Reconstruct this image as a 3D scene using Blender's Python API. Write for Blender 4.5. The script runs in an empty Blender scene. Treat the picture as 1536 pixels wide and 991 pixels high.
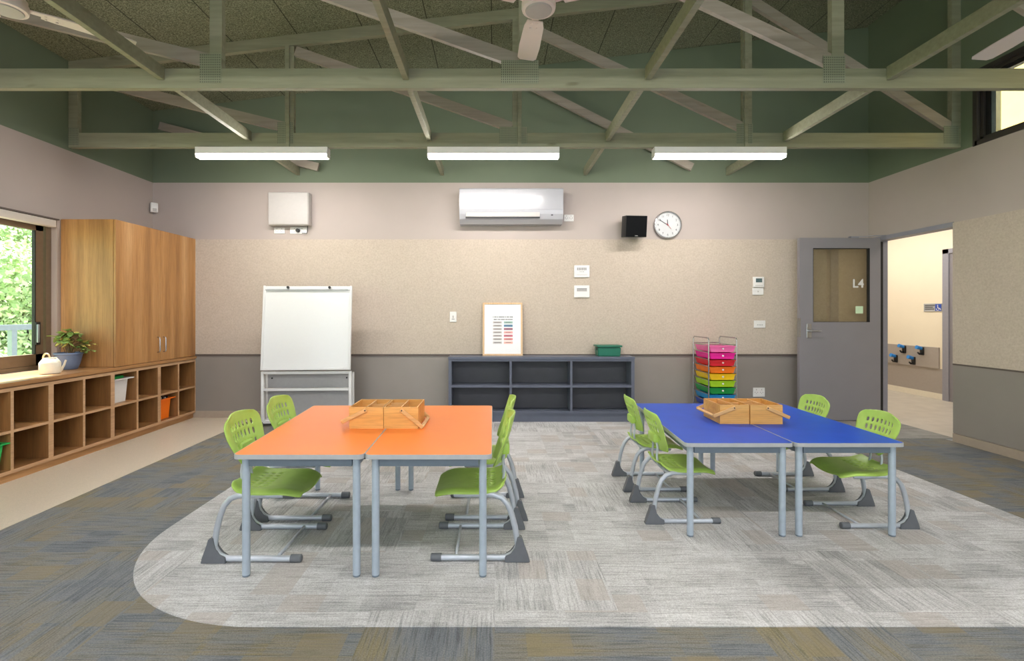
import bpy, bmesh, math, random
from mathutils import Vector, Matrix
random.seed(7)
PI = math.pi
C = bpy.context.scene.collection

# ------------------------------------------------------------------ camera
F = 740.0; CX = 742.0; CY = 469.0; EYE = 1.21
def at(px, py, Y):
    return Vector(((px-CX)*Y/F, Y, EYE-(py-CY)*Y/F))
cam_d = bpy.data.cameras.new('camera'); cam = bpy.data.objects.new('camera', cam_d); C.objects.link(cam)
cam.location = (0, 0, EYE); cam.rotation_euler = (PI/2, 0, 0)
cam_d.sensor_width = 36; cam_d.lens = F/1536*36
cam_d.shift_x = (768-CX)/1536; cam_d.shift_y = -(495.5-CY)/1536
cam_d.clip_start = 0.05
bpy.context.scene.camera = cam

# ------------------------------------------------------------------ materials
def lin(h):
    if isinstance(h, str):
        h = h.lstrip('#'); c = [int(h[i:i+2], 16)/255 for i in (0, 2, 4)]
    else:
        c = [v/255 for v in h]
    return tuple((v/12.92 if v <= .04045 else ((v+.055)/1.055)**2.4) for v in c)+(1,)

class NT:
    def __init__(s, name):
        s.m = bpy.data.materials.new(name); s.m.use_nodes = True
        s.t = s.m.node_tree; s.b = s.t.nodes['Principled BSDF']; s.out = s.t.nodes['Material Output']
        s.tc = None
    def n(s, typ, **kw):
        nd = s.t.nodes.new(typ)
        for k, v in kw.items():
            if k.startswith('i_'):
                key = k[2:]
                key = int(key) if key.isdigit() else key.replace('_', ' ')
                s.put(nd.inputs[key], v)
            else: setattr(nd, k, v)
        return nd
    def put(s, inp, v):
        if isinstance(v, bpy.types.NodeSocket): s.t.links.new(v, inp)
        else: inp.default_value = v
    def obj(s):
        if not s.tc: s.tc = s.n('ShaderNodeTexCoord')
        return s.tc.outputs['Object']
    def mapping(s, scale, rot=(0, 0, 0), loc=(0, 0, 0), vec=None):
        m = s.n('ShaderNodeMapping'); s.t.links.new(vec or s.obj(), m.inputs[0])
        m.inputs['Scale'].default_value = scale; m.inputs['Rotation'].default_value = rot; m.inputs['Location'].default_value = loc
        return m.outputs[0]
    def noise(s, vec, scale=1, detail=3, rough=.5, out=0):
        n = s.n('ShaderNodeTexNoise'); s.t.links.new(vec, n.inputs['Vector'])
        n.inputs['Scale'].default_value = scale; n.inputs['Detail'].default_value = detail; n.inputs['Roughness'].default_value = rough
        return n.outputs[out]
    def ramp(s, fac, stops, interp='LINEAR'):
        r = s.n('ShaderNodeValToRGB'); s.t.links.new(fac, r.inputs[0]); cr = r.color_ramp; cr.interpolation = interp
        while len(cr.elements) < len(stops): cr.elements.new(.5)
        for e, (p, c) in zip(cr.elements, stops): e.position = p; e.color = c
        return r.outputs[0]
    def math(s, op, a, b=None, c=None):
        m = s.n('ShaderNodeMath', operation=op)
        for i, v in enumerate((a, b, c)):
            if v is not None: s.put(m.inputs[i], v)
        return m.outputs[0]
    def mix(s, fac, a, b, mode='MIX'):
        m = s.n('ShaderNodeMix', data_type='RGBA', blend_type=mode)
        s.put(m.inputs['Factor'], fac); s.put(m.inputs['A'], a); s.put(m.inputs['B'], b)
        return m.outputs['Result']
    def bump(s, h, strength=.3, dist=.002):
        b = s.n('ShaderNodeBump'); s.t.links.new(h, b.inputs['Height']); b.inputs['Strength'].default_value = strength; b.inputs['Distance'].default_value = dist
        s.t.links.new(b.outputs[0], s.b.inputs['Normal'])
    def color(s, c): s.put(s.b.inputs['Base Color'], c)
    def rough(s, r): s.put(s.b.inputs['Roughness'], r)

def plain(name, col, rough=.5, metal=0, var=.06, scale=30, bump=0, spec=.5, trans=0, coat=0):
    t = NT(name); c = lin(col)
    v = t.noise(t.obj(), scale, 3)
    lo = tuple(max(0, x*(1-var)) for x in c[:3])+(1,); hi = tuple(min(1, x*(1+var)) for x in c[:3])+(1,)
    t.color(t.ramp(v, [(.3, lo), (.7, hi)])); t.rough(rough); t.b.inputs['Metallic'].default_value = metal
    t.b.inputs['Specular IOR Level'].default_value = spec
    if trans: t.b.inputs['Transmission Weight'].default_value = trans
    if coat: t.b.inputs['Coat Weight'].default_value = coat
    if bump: t.bump(t.noise(t.obj(), scale*8, 2), bump, .001)
    return t.m

def wood(name, c1, c2, c3, axis='z', rough=.4, scale=1.0):
    t = NT(name)
    st = {'z': (14, 14, .8), 'x': (.8, 14, 14), 'y': (14, .8, 14)}[axis]
    st = tuple(v*scale for v in st)
    big = t.noise(t.mapping(tuple(v*.35 for v in st)), 1, 4, .6)
    fine = t.noise(t.mapping(tuple(v*7 for v in st)), 1, 3, .6)
    kn = t.noise(t.mapping(tuple((v*.6 if v < 5*scale else v*.25) for v in st)), 1.7, 2)
    base = t.ramp(big, [(.3, lin(c1)), (.5, lin(c2)), (.72, lin(c3))])
    g = t.ramp(fine, [(.3, (.72, .72, .72, 1)), (.6, (1, 1, 1, 1))])
    base = t.mix(.75, base, g, 'MULTIPLY')
    k = t.ramp(kn, [(.68, (1, 1, 1, 1)), (.82, (.72, .66, .6, 1))])
    base = t.mix(.7, base, k, 'MULTIPLY')
    t.color(base); t.rough(rough); t.bump(fine, .15, .001)
    return t.m

def emit(name, col, strength):
    t = NT(name); t.b.inputs['Emission Color'].default_value = lin(col); t.b.inputs['Emission Strength'].default_value = strength
    t.color(lin(col)); return t.m

def glass(name, col, alpha, rough=.02):
    # thin pane: mostly clear with a glossy sheen
    t = NT(name); tr = t.n('ShaderNodeBsdfTransparent'); tr.inputs[0].default_value = lin(col)
    gl = t.n('ShaderNodeBsdfGlossy'); gl.inputs['Roughness'].default_value = rough
    fr = t.n('ShaderNodeLayerWeight'); fr.inputs['Blend'].default_value = .5
    mx = t.n('ShaderNodeMixShader'); f = t.math('MULTIPLY_ADD', t.math('POWER', fr.outputs['Facing'], 4), .5*alpha, .04*alpha)
    t.t.links.new(f, mx.inputs[0]); t.t.links.new(tr.outputs[0], mx.inputs[1]); t.t.links.new(gl.outputs[0], mx.inputs[2])
    t.t.links.new(mx.outputs[0], t.out.inputs[0]); return t.m

def carpet(name, cols, linecontrast, taupe):
    t = NT(name); P = t.obj()
    def cells(sx, sy, ox=0, oy=0):
        m = t.mapping((1/sx, 1/sy, 0), loc=(ox, oy, 0))
        f = t.n('ShaderNodeVectorMath', operation='FLOOR'); t.t.links.new(m, f.inputs[0])
        w = t.n('ShaderNodeTexWhiteNoise', noise_dimensions='2D'); t.t.links.new(f.outputs[0], w.inputs['Vector'])
        return w.outputs['Value']
    turn = t.math('GREATER_THAN', cells(.5, .5), .5)
    a1 = cells(.25, .0625, .3, .1); b1 = cells(.0625, .25, .1, .3)
    a2 = cells(.167, .125, 3.3, 7.1); b2 = cells(.125, .167, 5.1, .6)
    blk = t.mix(turn, t.mix(.5, a1, a2), t.mix(.5, b1, b2))
    cloud = t.noise(P, 1.6, 4, .6)
    lx = t.noise(t.mapping((3.5, 85, 1)), 1, 2, .75); ly = t.noise(t.mapping((85, 3.5, 1)), 1, 2, .75)
    lines = t.mix(turn, lx, ly)
    s = t.math('ADD', t.math('MULTIPLY', blk, .34), t.math('MULTIPLY', cloud, .7))
    s = t.math('ADD', s, t.math('MULTIPLY', lines, .4))
    s = t.math('SUBTRACT', s, .22)
    base = t.ramp(s, [(.3+.4*i/(len(cols)-1), lin(c)) for i, c in enumerate(cols)])
    l2 = t.mix(turn, t.noise(t.mapping((5, 100, 1), loc=(3, 7, 0)), 1, 2, .7), t.noise(t.mapping((100, 5, 1), loc=(3, 7, 0)), 1, 2, .7))
    g = t.ramp(l2, [(.38, (1-linecontrast,)*3+(1,)), (.5, (1, 1, 1, 1))])
    base = t.mix(1, base, g, 'MULTIPLY')
    sp = t.noise(P, 170, 3, .7)
    base = t.mix(1, base, t.ramp(sp, [(.35, (.66, .66, .66, 1)), (.62, (1.0, 1.0, 1.0, 1))]), 'MULTIPLY')
    tp = t.math('GREATER_THAN', t.mix(turn, a2, b2), .86)
    base = t.mix(t.math('MULTIPLY', tp, .45), base, lin(taupe))
    t.color(base); t.rough(.95); t.b.inputs['Specular IOR Level'].default_value = .15
    t.bump(t.math('ADD', lines, sp), .5, .003)
    return t.m

M = {}
M['carpet_light'] = carpet('light_grey_carpet', ['#b3b2b3', '#c9c8c9', '#d7d6d7', '#e0dfe0'], .24, '#a59a92')
M['carpet_dark'] = carpet('dark_blue_ochre_carpet', ['#767a80', '#84878b', '#898883', '#8c877d', '#928970'], .28, '#8a7f68')
M['carpet_entry'] = carpet('entry_grey_carpet', ['#8c8a86', '#a09e9a', '#aeaca8'], .15, '#8c8780')
M['vinyl'] = plain('cream_speckled_vinyl', '#d8cbb9', .35, var=.1, scale=180)
M['hall_floor'] = plain('hall_pale_vinyl', '#b9b2a8', .3, var=.1, scale=6)
M['lilac'] = plain('warm_grey_wall_paint', '#b4a8a2', .7, var=.02, scale=3)
M['green_wall'] = plain('deep_green_wall_paint', '#6b7762', .6, var=.03, scale=3)
M['cream_wall'] = plain('cream_wall_paint', '#eadfca', .6, var=.02, scale=3)
M['hall_grey'] = plain('hall_wall_protection', '#a39a93', .5, var=.02)
M['skirting'] = plain('taupe_skirting', '#a8998a', .5, var=.03)
M['dado'] = plain('grey_brown_dado_panel', '#8f8882', .42, var=.03, scale=4)
M['rail'] = plain('dark_dado_rail', '#5d534d', .5)
M['door'] = plain('door_grey_paint', '#878388', .45, var=.03, scale=4)
M['door_frame'] = plain('door_frame_grey', '#8f8f9a', .45, var=.03)
M['dark_gap'] = plain('black_rubber_and_gap_shade', '#141416', .6)  # rubber seals, and the painted shade in the classroom door gap
def fabric():
    t = NT('beige_fabric_pinboard'); P = t.obj()
    a = t.noise(t.mapping((60, 60, 60)), 1, 4, .7); b = t.noise(t.mapping((9, 9, 9)), 1, 3, .6)
    c = t.ramp(a, [(.3, lin('#b7aa9c')), (.5, lin('#c1b4a6')), (.7, lin('#cabdb0'))])
    c = t.mix(.5, c, t.ramp(b, [(.3, (.93, .92, .9, 1)), (.7, (1, 1, 1, 1))]), 'MULTIPLY')
    t.color(c); t.rough(.95); t.b.inputs['Specular IOR Level'].default_value = .1; t.bump(a, .3, .002); return t.m
M['fabric'] = fabric()
def acoustic():
    t = NT('wood_wool_ceiling_panel'); P = t.obj()
    a = t.noise(P, 90, 4, .8); 
    c = t.ramp(a, [(.38, lin('#4a4e3b')), (.5, lin('#767a61')), (.64, lin('#a0a48a'))])
    v = t.n('ShaderNodeSeparateXYZ'); t.t.links.new(P, v.inputs[0])
    fx = t.math('FRACT', t.math('DIVIDE', t.math('ADD', v.outputs[0], 6.33), .6))
    ln = t.math('LESS_THAN', t.math('ABSOLUTE', t.math('SUBTRACT', fx, .5)), .008)
    fy = t.math('FRACT', t.math('DIVIDE', t.math('ADD', v.outputs[1], 6.05), 2.4))
    ln2 = t.math('LESS_THAN', t.math('ABSOLUTE', t.math('SUBTRACT', fy, .5)), .002)
    c = t.mix(t.math('MAXIMUM', ln, ln2), c, lin('#3c4032'))
    t.color(c); t.rough(.95); t.bump(a, .8, .006); return t.m
M['acoustic'] = acoustic()
def timber(nm='sage_painted_timber', ca='#7f7f69', cb='#91917a'):
    t = NT(nm); P = t.obj()
    a = t.noise(t.mapping((2, 30, 30)), 1, 4, .6); k = t.noise(t.mapping((3, 3, 9)), 1, 2, .5)
    c = t.ramp(a, [(.3, lin(ca)), (.7, lin(cb))])
    c = t.mix(.8, c, t.ramp(k, [(.7, (1, 1, 1, 1)), (.78, (.62, .58, .5, 1))]), 'MULTIPLY')
    t.color(c); t.rough(.55); t.bump(a, .1, .001); return t.m
M['timber'] = timber()
M['timber_pale'] = timber('mauve_grey_primed_timber', '#8c8377', '#9f968a')
def plate():
    t = NT('perforated_nail_plate'); P = t.obj()
    v = t.n('ShaderNodeSeparateXYZ'); t.t.links.new(P, v.inputs[0])
    fx = t.math('ABSOLUTE', t.math('SUBTRACT', t.math('FRACT', t.math('MULTIPLY', v.outputs[0], 75)), .5))
    fz = t.math('ABSOLUTE', t.math('SUBTRACT', t.math('FRACT', t.math('MULTIPLY', v.outputs[2], 60)), .5))
    hole = t.math('MULTIPLY', t.math('LESS_THAN', fx, .2), t.math('LESS_THAN', fz, .3))
    t.color(t.mix(hole, lin('#8b8f7a'), lin('#4a4c3e'))); t.rough(.5); t.b.inputs['Metallic'].default_value = .15
    t.bump(hole, -.6, .002); return t.m
M['plate'] = plate()
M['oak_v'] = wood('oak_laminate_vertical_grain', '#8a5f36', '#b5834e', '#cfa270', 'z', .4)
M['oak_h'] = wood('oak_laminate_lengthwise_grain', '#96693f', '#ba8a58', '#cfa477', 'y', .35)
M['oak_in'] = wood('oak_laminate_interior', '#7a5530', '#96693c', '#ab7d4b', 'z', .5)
M['oak_edge'] = wood('oak_edge_band', '#b38b66', '#c49c76', '#d2ad88', 'y', .5)
M['bamboo'] = wood('bamboo_board', '#c4853f', '#dba156', '#ebb972', 'x', .4, 1.6)
M['bamboo_light'] = wood('bamboo_handle', '#cc9458', '#dba86c', '#e8bc84', 'x', .4, 1.6)
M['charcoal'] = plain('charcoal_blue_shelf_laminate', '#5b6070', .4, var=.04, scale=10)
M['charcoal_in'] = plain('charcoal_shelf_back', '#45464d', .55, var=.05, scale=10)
M['orange_top'] = plain('orange_table_laminate', '#f48330', .32, var=.03, scale=5)
M['blue_top'] = plain('blue_table_laminate', '#0a4cc0', .4, var=.05, scale=7, spec=.2)
M['edge_band'] = plain('grey_edge_band', '#a7a9ac', .45, var=.04)
M['leg_paint'] = plain('blue_grey_leg_paint', '#aab6c4', .35, var=.04, scale=40, metal=.15)
M['rail_paint'] = plain('grey_rail_paint', '#6f7b88', .4, var=.04)
M['lime'] = plain('lime_green_plastic', '#a9c95e', .42, var=.05, scale=20)
M['silver_tube'] = plain('silver_powder_coated_tube', '#bcc2cc', .32, metal=.35, var=.03)
M['foot_plastic'] = plain('dark_grey_foot_plastic', '#63666b', .55, var=.05)
M['black_plastic'] = plain('black_plastic', '#1a1b1d', .5)
M['black_cloth'] = plain('black_speaker_cloth', '#101113', .9, spec=.1)
M['white_plastic'] = plain('white_plastic', '#e4e2e0', .35, var=.01)
M['grey_white'] = plain('pale_grey_plastic', '#b7b2af', .4, var=.02)
M['ac_white'] = plain('glossy_white_plastic', '#acacb2', .22, var=.01, coat=.3)
M['fan_white'] = plain('fan_white_paint', '#e8dcd8', .4, var=.01)
M['board_white'] = plain('whiteboard_surface', '#dedede', .15, var=.005, coat=.3)
M['clock_white'] = plain('clock_dial_white', '#c4c5c6', .4, var=.01)
M['frame_white'] = plain('white_powder_coat', '#d9d8d8', .35, var=.01)
M['easel_back'] = plain('easel_grey_panel', '#a09f9f', .4, var=.03)
M['chrome'] = plain('brushed_steel', '#b9b9bb', .25, metal=.9, var=.02)
M['lamp'] = emit('lamp_diffuser', '#fdf8f3', 32)
M['bronze'] = plain('bronze_window_frame', '#75634f', .4, var=.05, metal=.2)
M['dark_frame'] = plain('dark_clerestory_frame', '#3a3431', .4, var=.04)
M['pane'] = glass('window_glass', '#f4faf8', .6)
M['door_pane'] = glass('door_glass', '#f7f4ea', 3.2)
M['frame_oak'] = wood('pale_oak_picture_frame', '#d3ad82', '#e0bd94', '#e9cba6', 'z', .5)
M['paper'] = plain('white_paper', '#edeef0', .5, var=.005)
M['ink'] = plain('grey_ink', '#77757a', .7)
M['red'] = plain('red_paint', '#c03038', .5)
M['black'] = plain('black_ink', '#222226', .5)
M['bin_green'] = plain('dark_green_plastic', '#1f6e58', .35, var=.03)
M['pot_blue'] = plain('slate_blue_pot', '#66789a', .45, var=.06, scale=12)
M['cream_pot'] = plain('cream_enamel', '#e5ddcc', .35, var=.03)
M['soil'] = plain('soil', '#3a2c20', .95, var=.3, scale=80)
M['leaf1'] = plain('plant_leaf_green', '#8cab5c', .5, var=.2, scale=25)
M['leaf2'] = plain('plant_leaf_yellow', '#cfc065', .5, var=.2, scale=25)
M['leaf3'] = plain('plant_leaf_bronze', '#6d5234', .5, var=.2, scale=25)
M['tub_white'] = plain('white_tub_plastic', '#dcdad9', .4, var=.02)
M['tub_orange'] = plain('orange_tub_plastic', '#ff7a10', .35, var=.03)
M['tub_green'] = plain('green_tub_plastic', '#22b455', .35, var=.03)
M['blind'] = plain('white_blind_fabric', '#d6cfc6', .6, var=.02)
M['bush1'] = plain('bush_leaf_green', '#a3bd88', .7, var=.3, scale=2)
M['bush2'] = plain('bush_leaf_pale', '#dbe7c0', .7, var=.3, scale=2)
M['bark'] = plain('bark', '#6d5a4c', .9, var=.2)
M['grass'] = plain('grass_ground', '#8d9b70', .9, var=.25, scale=4)
M['yellow'] = plain('yellow_render', '#c9a55c', .7, var=.05, scale=5)
M['pale_blue'] = plain('pale_blue_paint', '#d5e4f0', .5, var=.03)
M['blue_peg'] = plain('blue_peg_plastic', '#2d86d6', .4)
M['sign_blue'] = plain('sign_blue', '#2b4fb0', .4)
M['note'] = plain('pale_green_note', '#cfe8c4', .7, var=.02)
M['lcd'] = plain('dark_lcd', '#55686c', .2, var=.1)
M['rail_metal'] = plain('balustrade_grey_metal', '#8d979e', .4, metal=.4)

# ------------------------------------------------------------------ mesh helpers
class MB:
    def __init__(s, *mats):
        s.bm = bmesh.new(); s.mats = list(mats); s.sm = []
    def _mat(s, fs, mi, smooth):
        for f in fs: f.material_index = mi; f.smooth = smooth
    def box(s, x0, x1, y0, y1, z0, z1, mi=0, bevel=0, mat=None, seg=2):
        vs = [Vector((x, y, z)) for x in (x0, x1) for y in (y0, y1) for z in (z0, z1)]
        if mat: vs = [mat @ v for v in vs]
        b = bmesh.new(); v = [b.verts.new(p) for p in vs]
        for q in ((0, 1, 3, 2), (4, 6, 7, 5), (0, 4, 5, 1), (2, 3, 7, 6), (0, 2, 6, 4), (1, 5, 7, 3)): b.faces.new([v[i] for i in q])
        bmesh.ops.recalc_face_normals(b, faces=b.faces)
        if bevel: bmesh.ops.bevel(b, geom=b.edges[:], offset=bevel, segments=seg, affect='EDGES', profile=.5)
        s.merge(b, mi, bevel > .0045)
        return s
    def merge(s, b, mi, smooth=False, keep=False):
        mp = {}
        for v in b.verts: mp[v] = s.bm.verts.new(v.co)
        for f in b.faces:
            try: nf = s.bm.faces.new([mp[v] for v in f.verts])
            except ValueError: continue
            nf.material_index = f.material_index if keep else mi; nf.smooth = smooth
        b.free()
    def bar(s, p, q, w, h, mi=0, up=(0, 0, 1), bevel=0):
        p = Vector(p); q = Vector(q); d = q-p; L = d.length; z = d.normalized()
        u = Vector(up); x = u.cross(z).normalized(); y = z.cross(x)
        m = Matrix(((x.x, y.x, z.x, p.x), (x.y, y.y, z.y, p.y), (x.z, y.z, z.z, p.z), (0, 0, 0, 1)))
        return s.box(-w/2, w/2, -h/2, h/2, 0, L, mi, bevel, m)
    def tube(s, pts, r, mi=0, seg=10, cap=True, sx=1.0):
        pts = [Vector(p) for p in pts]; n = len(pts); rs = r if isinstance(r, (list, tuple)) else [r]*n
        rings = []; prev = None
        for i in range(n):
            d = (pts[min(i+1, n-1)]-pts[max(i-1, 0)]).normalized()
            if prev is None:
                a = Vector((0, 1, 0)) if abs(d.y) < .9 else Vector((1, 0, 0))
                x = (a-d*a.dot(d)).normalized()
            else: x = (prev-d*prev.dot(d)).normalized()
            prev = x; y = d.cross(x)
            rings.append([s.bm.verts.new(pts[i]+x*math.cos(2*PI*k/seg)*rs[i]*sx+y*math.sin(2*PI*k/seg)*rs[i]) for k in range(seg)])
        for i in range(n-1):
            for k in range(seg):
                f = s.bm.faces.new((rings[i][k], rings[i][(k+1) % seg], rings[i+1][(k+1) % seg], rings[i+1][k])); f.smooth = True; f.material_index = mi
        if cap:
            for rg in (rings[0][::-1], rings[-1]):
                f = s.bm.faces.new(rg); f.material_index = mi
        return s
    def lathe(s, prof, c=(0, 0, 0), mi=0, seg=24, axis='z', smooth=True, a0=0):
        c = Vector(c)
        def P(r, h, a):
            x, y = r*math.cos(a), r*math.sin(a)
            return c+{'z': Vector((x, y, h)), 'y': Vector((x, h, y)), 'x': Vector((h, x, y))}[axis]
        rings = [[s.bm.verts.new(P(max(r, 1e-4), h, 2*PI*k/seg+a0)) for k in range(seg)] for r, h in prof]
        for i in range(len(prof)-1):
            for k in range(seg):
                f = s.bm.faces.new((rings[i][k], rings[i][(k+1) % seg], rings[i+1][(k+1) % seg], rings[i+1][k])); f.smooth = smooth; f.material_index = mi
        for rg in (rings[0][::-1], rings[-1]):
            f = s.bm.faces.new(rg); f.material_index = mi
        return s
    def prism(s, poly, ax, a, b, mi=0, mside=None, smooth=False):
        # poly: 2-D points; ax: extrusion axis; a,b: its range
        def P(p, h): return {'z': (p[0], p[1], h), 'y': (p[0], h, p[1]), 'x': (h, p[0], p[1])}[ax]
        lo = [s.bm.verts.new(P(p, a)) for p in poly]; hi = [s.bm.verts.new(P(p, b)) for p in poly]; n = len(poly)
        f = s.bm.faces.new(lo[::-1]); f.material_index = mi
        f = s.bm.faces.new(hi); f.material_index = mi
        for i in range(n):
            f = s.bm.faces.new((lo[i], lo[(i+1) % n], hi[(i+1) % n], hi[i])); f.material_index = mi if mside is None else mside; f.smooth = smooth
        return s
    def surf(s, fn, us, vs, skip=None, mi=0):
        g = [[s.bm.verts.new(fn(u, v)) for v in vs] for u in us]
        for i in range(len(us)-1):
            for j in range(len(vs)-1):
                if skip and skip(i, j): continue
                f = s.bm.faces.new((g[i][j], g[i+1][j], g[i+1][j+1], g[i][j+1])); f.smooth = True; f.material_index = mi
        return s
    def build(s, name, parent=None, loc=None, recalc=True):
        if recalc: bmesh.ops.recalc_face_normals(s.bm, faces=s.bm.faces)
        for e in s.bm.edges:
            if len(e.link_faces) == 2 and e.calc_face_angle(0) > .7: e.smooth = False
        me = bpy.data.meshes.new(name); s.bm.to_mesh(me); s.bm.free()
        for m in s.mats: me.materials.append(M[m] if isinstance(m, str) else m)
        o = bpy.data.objects.new(name, me); C.objects.link(o)
        if loc is not None: o.location = loc
        if parent: o.parent = parent
        return o

def tag(o, label, cat, group=None, kind=None):
    o['label'] = label; o['category'] = cat
    if group: o['group'] = group
    if kind: o['kind'] = kind
    return o
def thing(name, loc, label, cat, group=None, rz=0, sc=1):
    o = bpy.data.objects.new(name, None); C.objects.link(o); o.location = loc; o.rotation_euler = (0, 0, rz); o.scale = (sc,)*3
    o.empty_display_size = .05
    return tag(o, label, cat, group)
def struct(o):
    o['kind'] = 'structure'; return o
def dup(o, loc, label, rz=None, sc=None, name=None):
    c = o.copy(); C.objects.link(c); c.location = loc; c['label'] = label
    if rz is not None: c.rotation_euler = (0, 0, rz)
    if sc is not None: c.scale = (sc,)*3
    for ch in list(o.children):
        d = ch.copy(); C.objects.link(d); d.parent = c
        for g in list(ch.children):
            e = g.copy(); C.objects.link(e); e.parent = d
    return c
def text(name, s, size, mat, loc, rot, parent=None, ext=.0006, align='CENTER', bold=0):
    cu = bpy.data.curves.new(name, 'FONT'); cu.body = s; cu.size = size; cu.extrude = ext; cu.align_x = align; cu.align_y = 'CENTER'; cu.offset = bold
    tmp = bpy.data.objects.new(name, cu); C.objects.link(tmp)
    dg = bpy.context.evaluated_depsgraph_get(); dg.update()
    me = bpy.data.meshes.new_from_object(tmp.evaluated_get(dg)); bpy.data.objects.remove(tmp)
    me.name = name
    me.materials.clear(); me.materials.append(M[mat])
    o = bpy.data.objects.new(name, me); C.objects.link(o); o.location = loc; o.rotation_euler = rot
    if parent: o.parent = parent
    return o
FRONT = (PI/2, 0, 0)

# ------------------------------------------------------------------ room shell
XL, XR, YB, YR = -3.95, 4.32, 5.70, -2.6
ZG = 2.713                       # where the green paint starts
def zc(x): return 3.54+(x-XL)*.1187
ZL, ZR = zc(XL), zc(XR)
T = .11
# floors
struct(MB('carpet_dark').box(XL, XR, YR, YB, -.12, 0).build('floor'))
struct(MB('vinyl').box(XL, -2.75, YR, YB, -.002, .003).build('floor'))
cx, cy, r = -1.83+.9, 1.90+.88, .89
arc = [(cx-.9*math.cos(a), cy-.88*math.sin(a)) for a in [PI/2*k/20 for k in range(21)]]
arc2 = [(3.1-.9+.9*math.sin(a), cy-.88*math.cos(a)) for a in [PI/2*k/20 for k in range(21)]]
poly = arc+arc2+[(3.1, YB), (-1.83, YB)]
struct(MB('carpet_light').prism(poly, 'z', -.003, .004).build('floor'))
struct(MB('carpet_entry').box(3.1, XR+T, 4.74, YB, -.003, .0045).build('floor'))
struct(MB('hall_floor').box(XR+T, 8.2, 3.0, 9.6, -.12, .004).build('floor'))
# ceiling
def roof(x0, x1): return [(x0, zc(x0)), (x1, zc(x1)), (x1, zc(x1)+.2), (x0, zc(x0)+.2)]
struct(MB('acoustic').prism(roof(XL-.3, XR+.3), 'y', YR, YB+.3).build('ceiling'))
# back wall
w = MB('lilac', 'green_wall')
w.box(XL-T, XR+T, YB, YB+T, -.12, ZG, 0)
w.prism([(XL-T, ZG), (XR+T, ZG), (XR+T, ZR), (XL-T, ZL)], 'y', YB, YB+T, 1)
struct(w.build('wall_back'))
# left wall with window opening
WY0, WY1, WZ0, WZ1 = .55, 4.45, .715, 2.04
w = MB('lilac', 'green_wall')
w.box(XL-T, XL, YR, YB, -.12, WZ0).box(XL-T, XL, YR, YB, WZ1, ZG)
w.box(XL-T, XL, YR, WY0, WZ0, WZ1).box(XL-T, XL, WY1, YB, WZ0, WZ1)
w.box(XL-T, XL, YR, YB, ZG, ZL, 1)
struct(w.build('wall_left'))
# right wall with doorway and clerestory
DY0, DY1, DZ = 4.64, 5.575, 2.06
CY0, CY1, CZ0, CZ1 = .4, 4.43, 2.728, 3.365
w = MB('lilac', 'green_wall')
w.box(XR, XR+T, YR, DY0, -.12, DZ).box(XR, XR+T, DY1+.03, YB, -.12, DZ).box(XR, XR+T, YR, YB, DZ, ZG)
w.box(XR, XR+T, YR, YB, ZG, CZ0, 1).box(XR, XR+T, YR, CY0, CZ0, CZ1, 1).box(XR, XR+T, CY1, YB, CZ0, CZ1, 1).box(XR, XR+T, YR, YB, CZ1, ZR, 1)
struct(w.build('wall_right'))
# pinboards, dado panels, rails and skirtings
struct(MB('fabric').box(XL, XR, YB-.012, YB, .735, 2.057).build('trim_1'))
struct(MB('dado').box(XL, XR, YB-.010, YB, .08, .72).build('trim_2'))
struct(MB('rail').box(XL, XR, YB-.02, YB, .712, .735, 0, .002).build('trim_3'))
struct(MB('skirting').box(XL, XR, YB-.014, YB, 0, .08, 0, .002).build('baseboard_back'))
struct(MB('fabric').box(XR-.012, XR, YR, DY0, .735, 2.057).build('trim_4'))
struct(MB('dado').box(XR-.010, XR, YR, DY0, .085, .72).build('trim_5'))
struct(MB('rail').box(XR-.013, XR, YR, DY0, .72, .735).build('trim_6'))
struct(MB('skirting').box(XR-.014, XR, YR, DY0, 0, .08, 0, .002).build('baseboard_right'))
# window 1 (left, bronze aluminium slider) in the outer half of the wall
FX0, FX1 = XL-.13, XL-.05
w = MB('bronze', 'dark_gap')
w.box(FX0, FX1, WY0, WY1, WZ0, WZ0+.035).box(FX0, FX1, WY0, WY1, WZ1-.05, WZ1)
w.box(FX0, FX1, WY1-.05, WY1, WZ0, WZ1).box(FX0, FX1, WY0, WY0+.05, WZ0, WZ1)
win = struct(w.build('window_1'))
w = MB('bronze', 'dark_gap')
for a, b in ((2.52, 4.385), (.62, 2.56)):
    xo = FX0+.035
    w.box(xo, xo+.035, a, b, WZ0+.035, WZ0+.135, 0, .002).box(xo, xo+.035, a, b, WZ1-.11, WZ1-.05, 0, .002)
    w.box(xo, xo+.035, b-.075, b, WZ0+.035, WZ1-.05, 0, .002).box(xo, xo+.035, a, a+.075, WZ0+.035, WZ1-.05, 0, .002)
    w.box(xo+.01, xo+.037, b-.085, b-.075, WZ0+.135, WZ1-.11, 1)
sash = w.build('window_sash', win)
MB('pane').box(FX0+.05, FX0+.056, .69, 4.31, WZ0+.13, WZ1-.10).build('window_glass', win)
w = MB('black_plastic', 'rail_metal'); w.box(FX0+.07, FX0+.085, 4.30, 4.345, .93, 1.13, 0, .006).box(FX0+.085, FX0+.10, 4.30, 4.32, .95, 1.11, 1, .005)
w.build('window_handle', win)
w = MB('lilac'); w.box(XL-.05, XL, WY1, WY1+.001, WZ0, WZ1)
# roller blind cassette
bl = thing('roller_blind', (XL-.01, 2.5, 1.98), 'rolled up pale roller blind in a slim cassette above the left window', 'blind')
MB('blind').box(-.035, .035, -1.94, 1.92, -.005, .058, 0, .006).build('cassette', bl)
MB('rail').box(-.035, .045, -1.95, 1.94, .060, .072).build('top_cover', bl)
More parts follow.
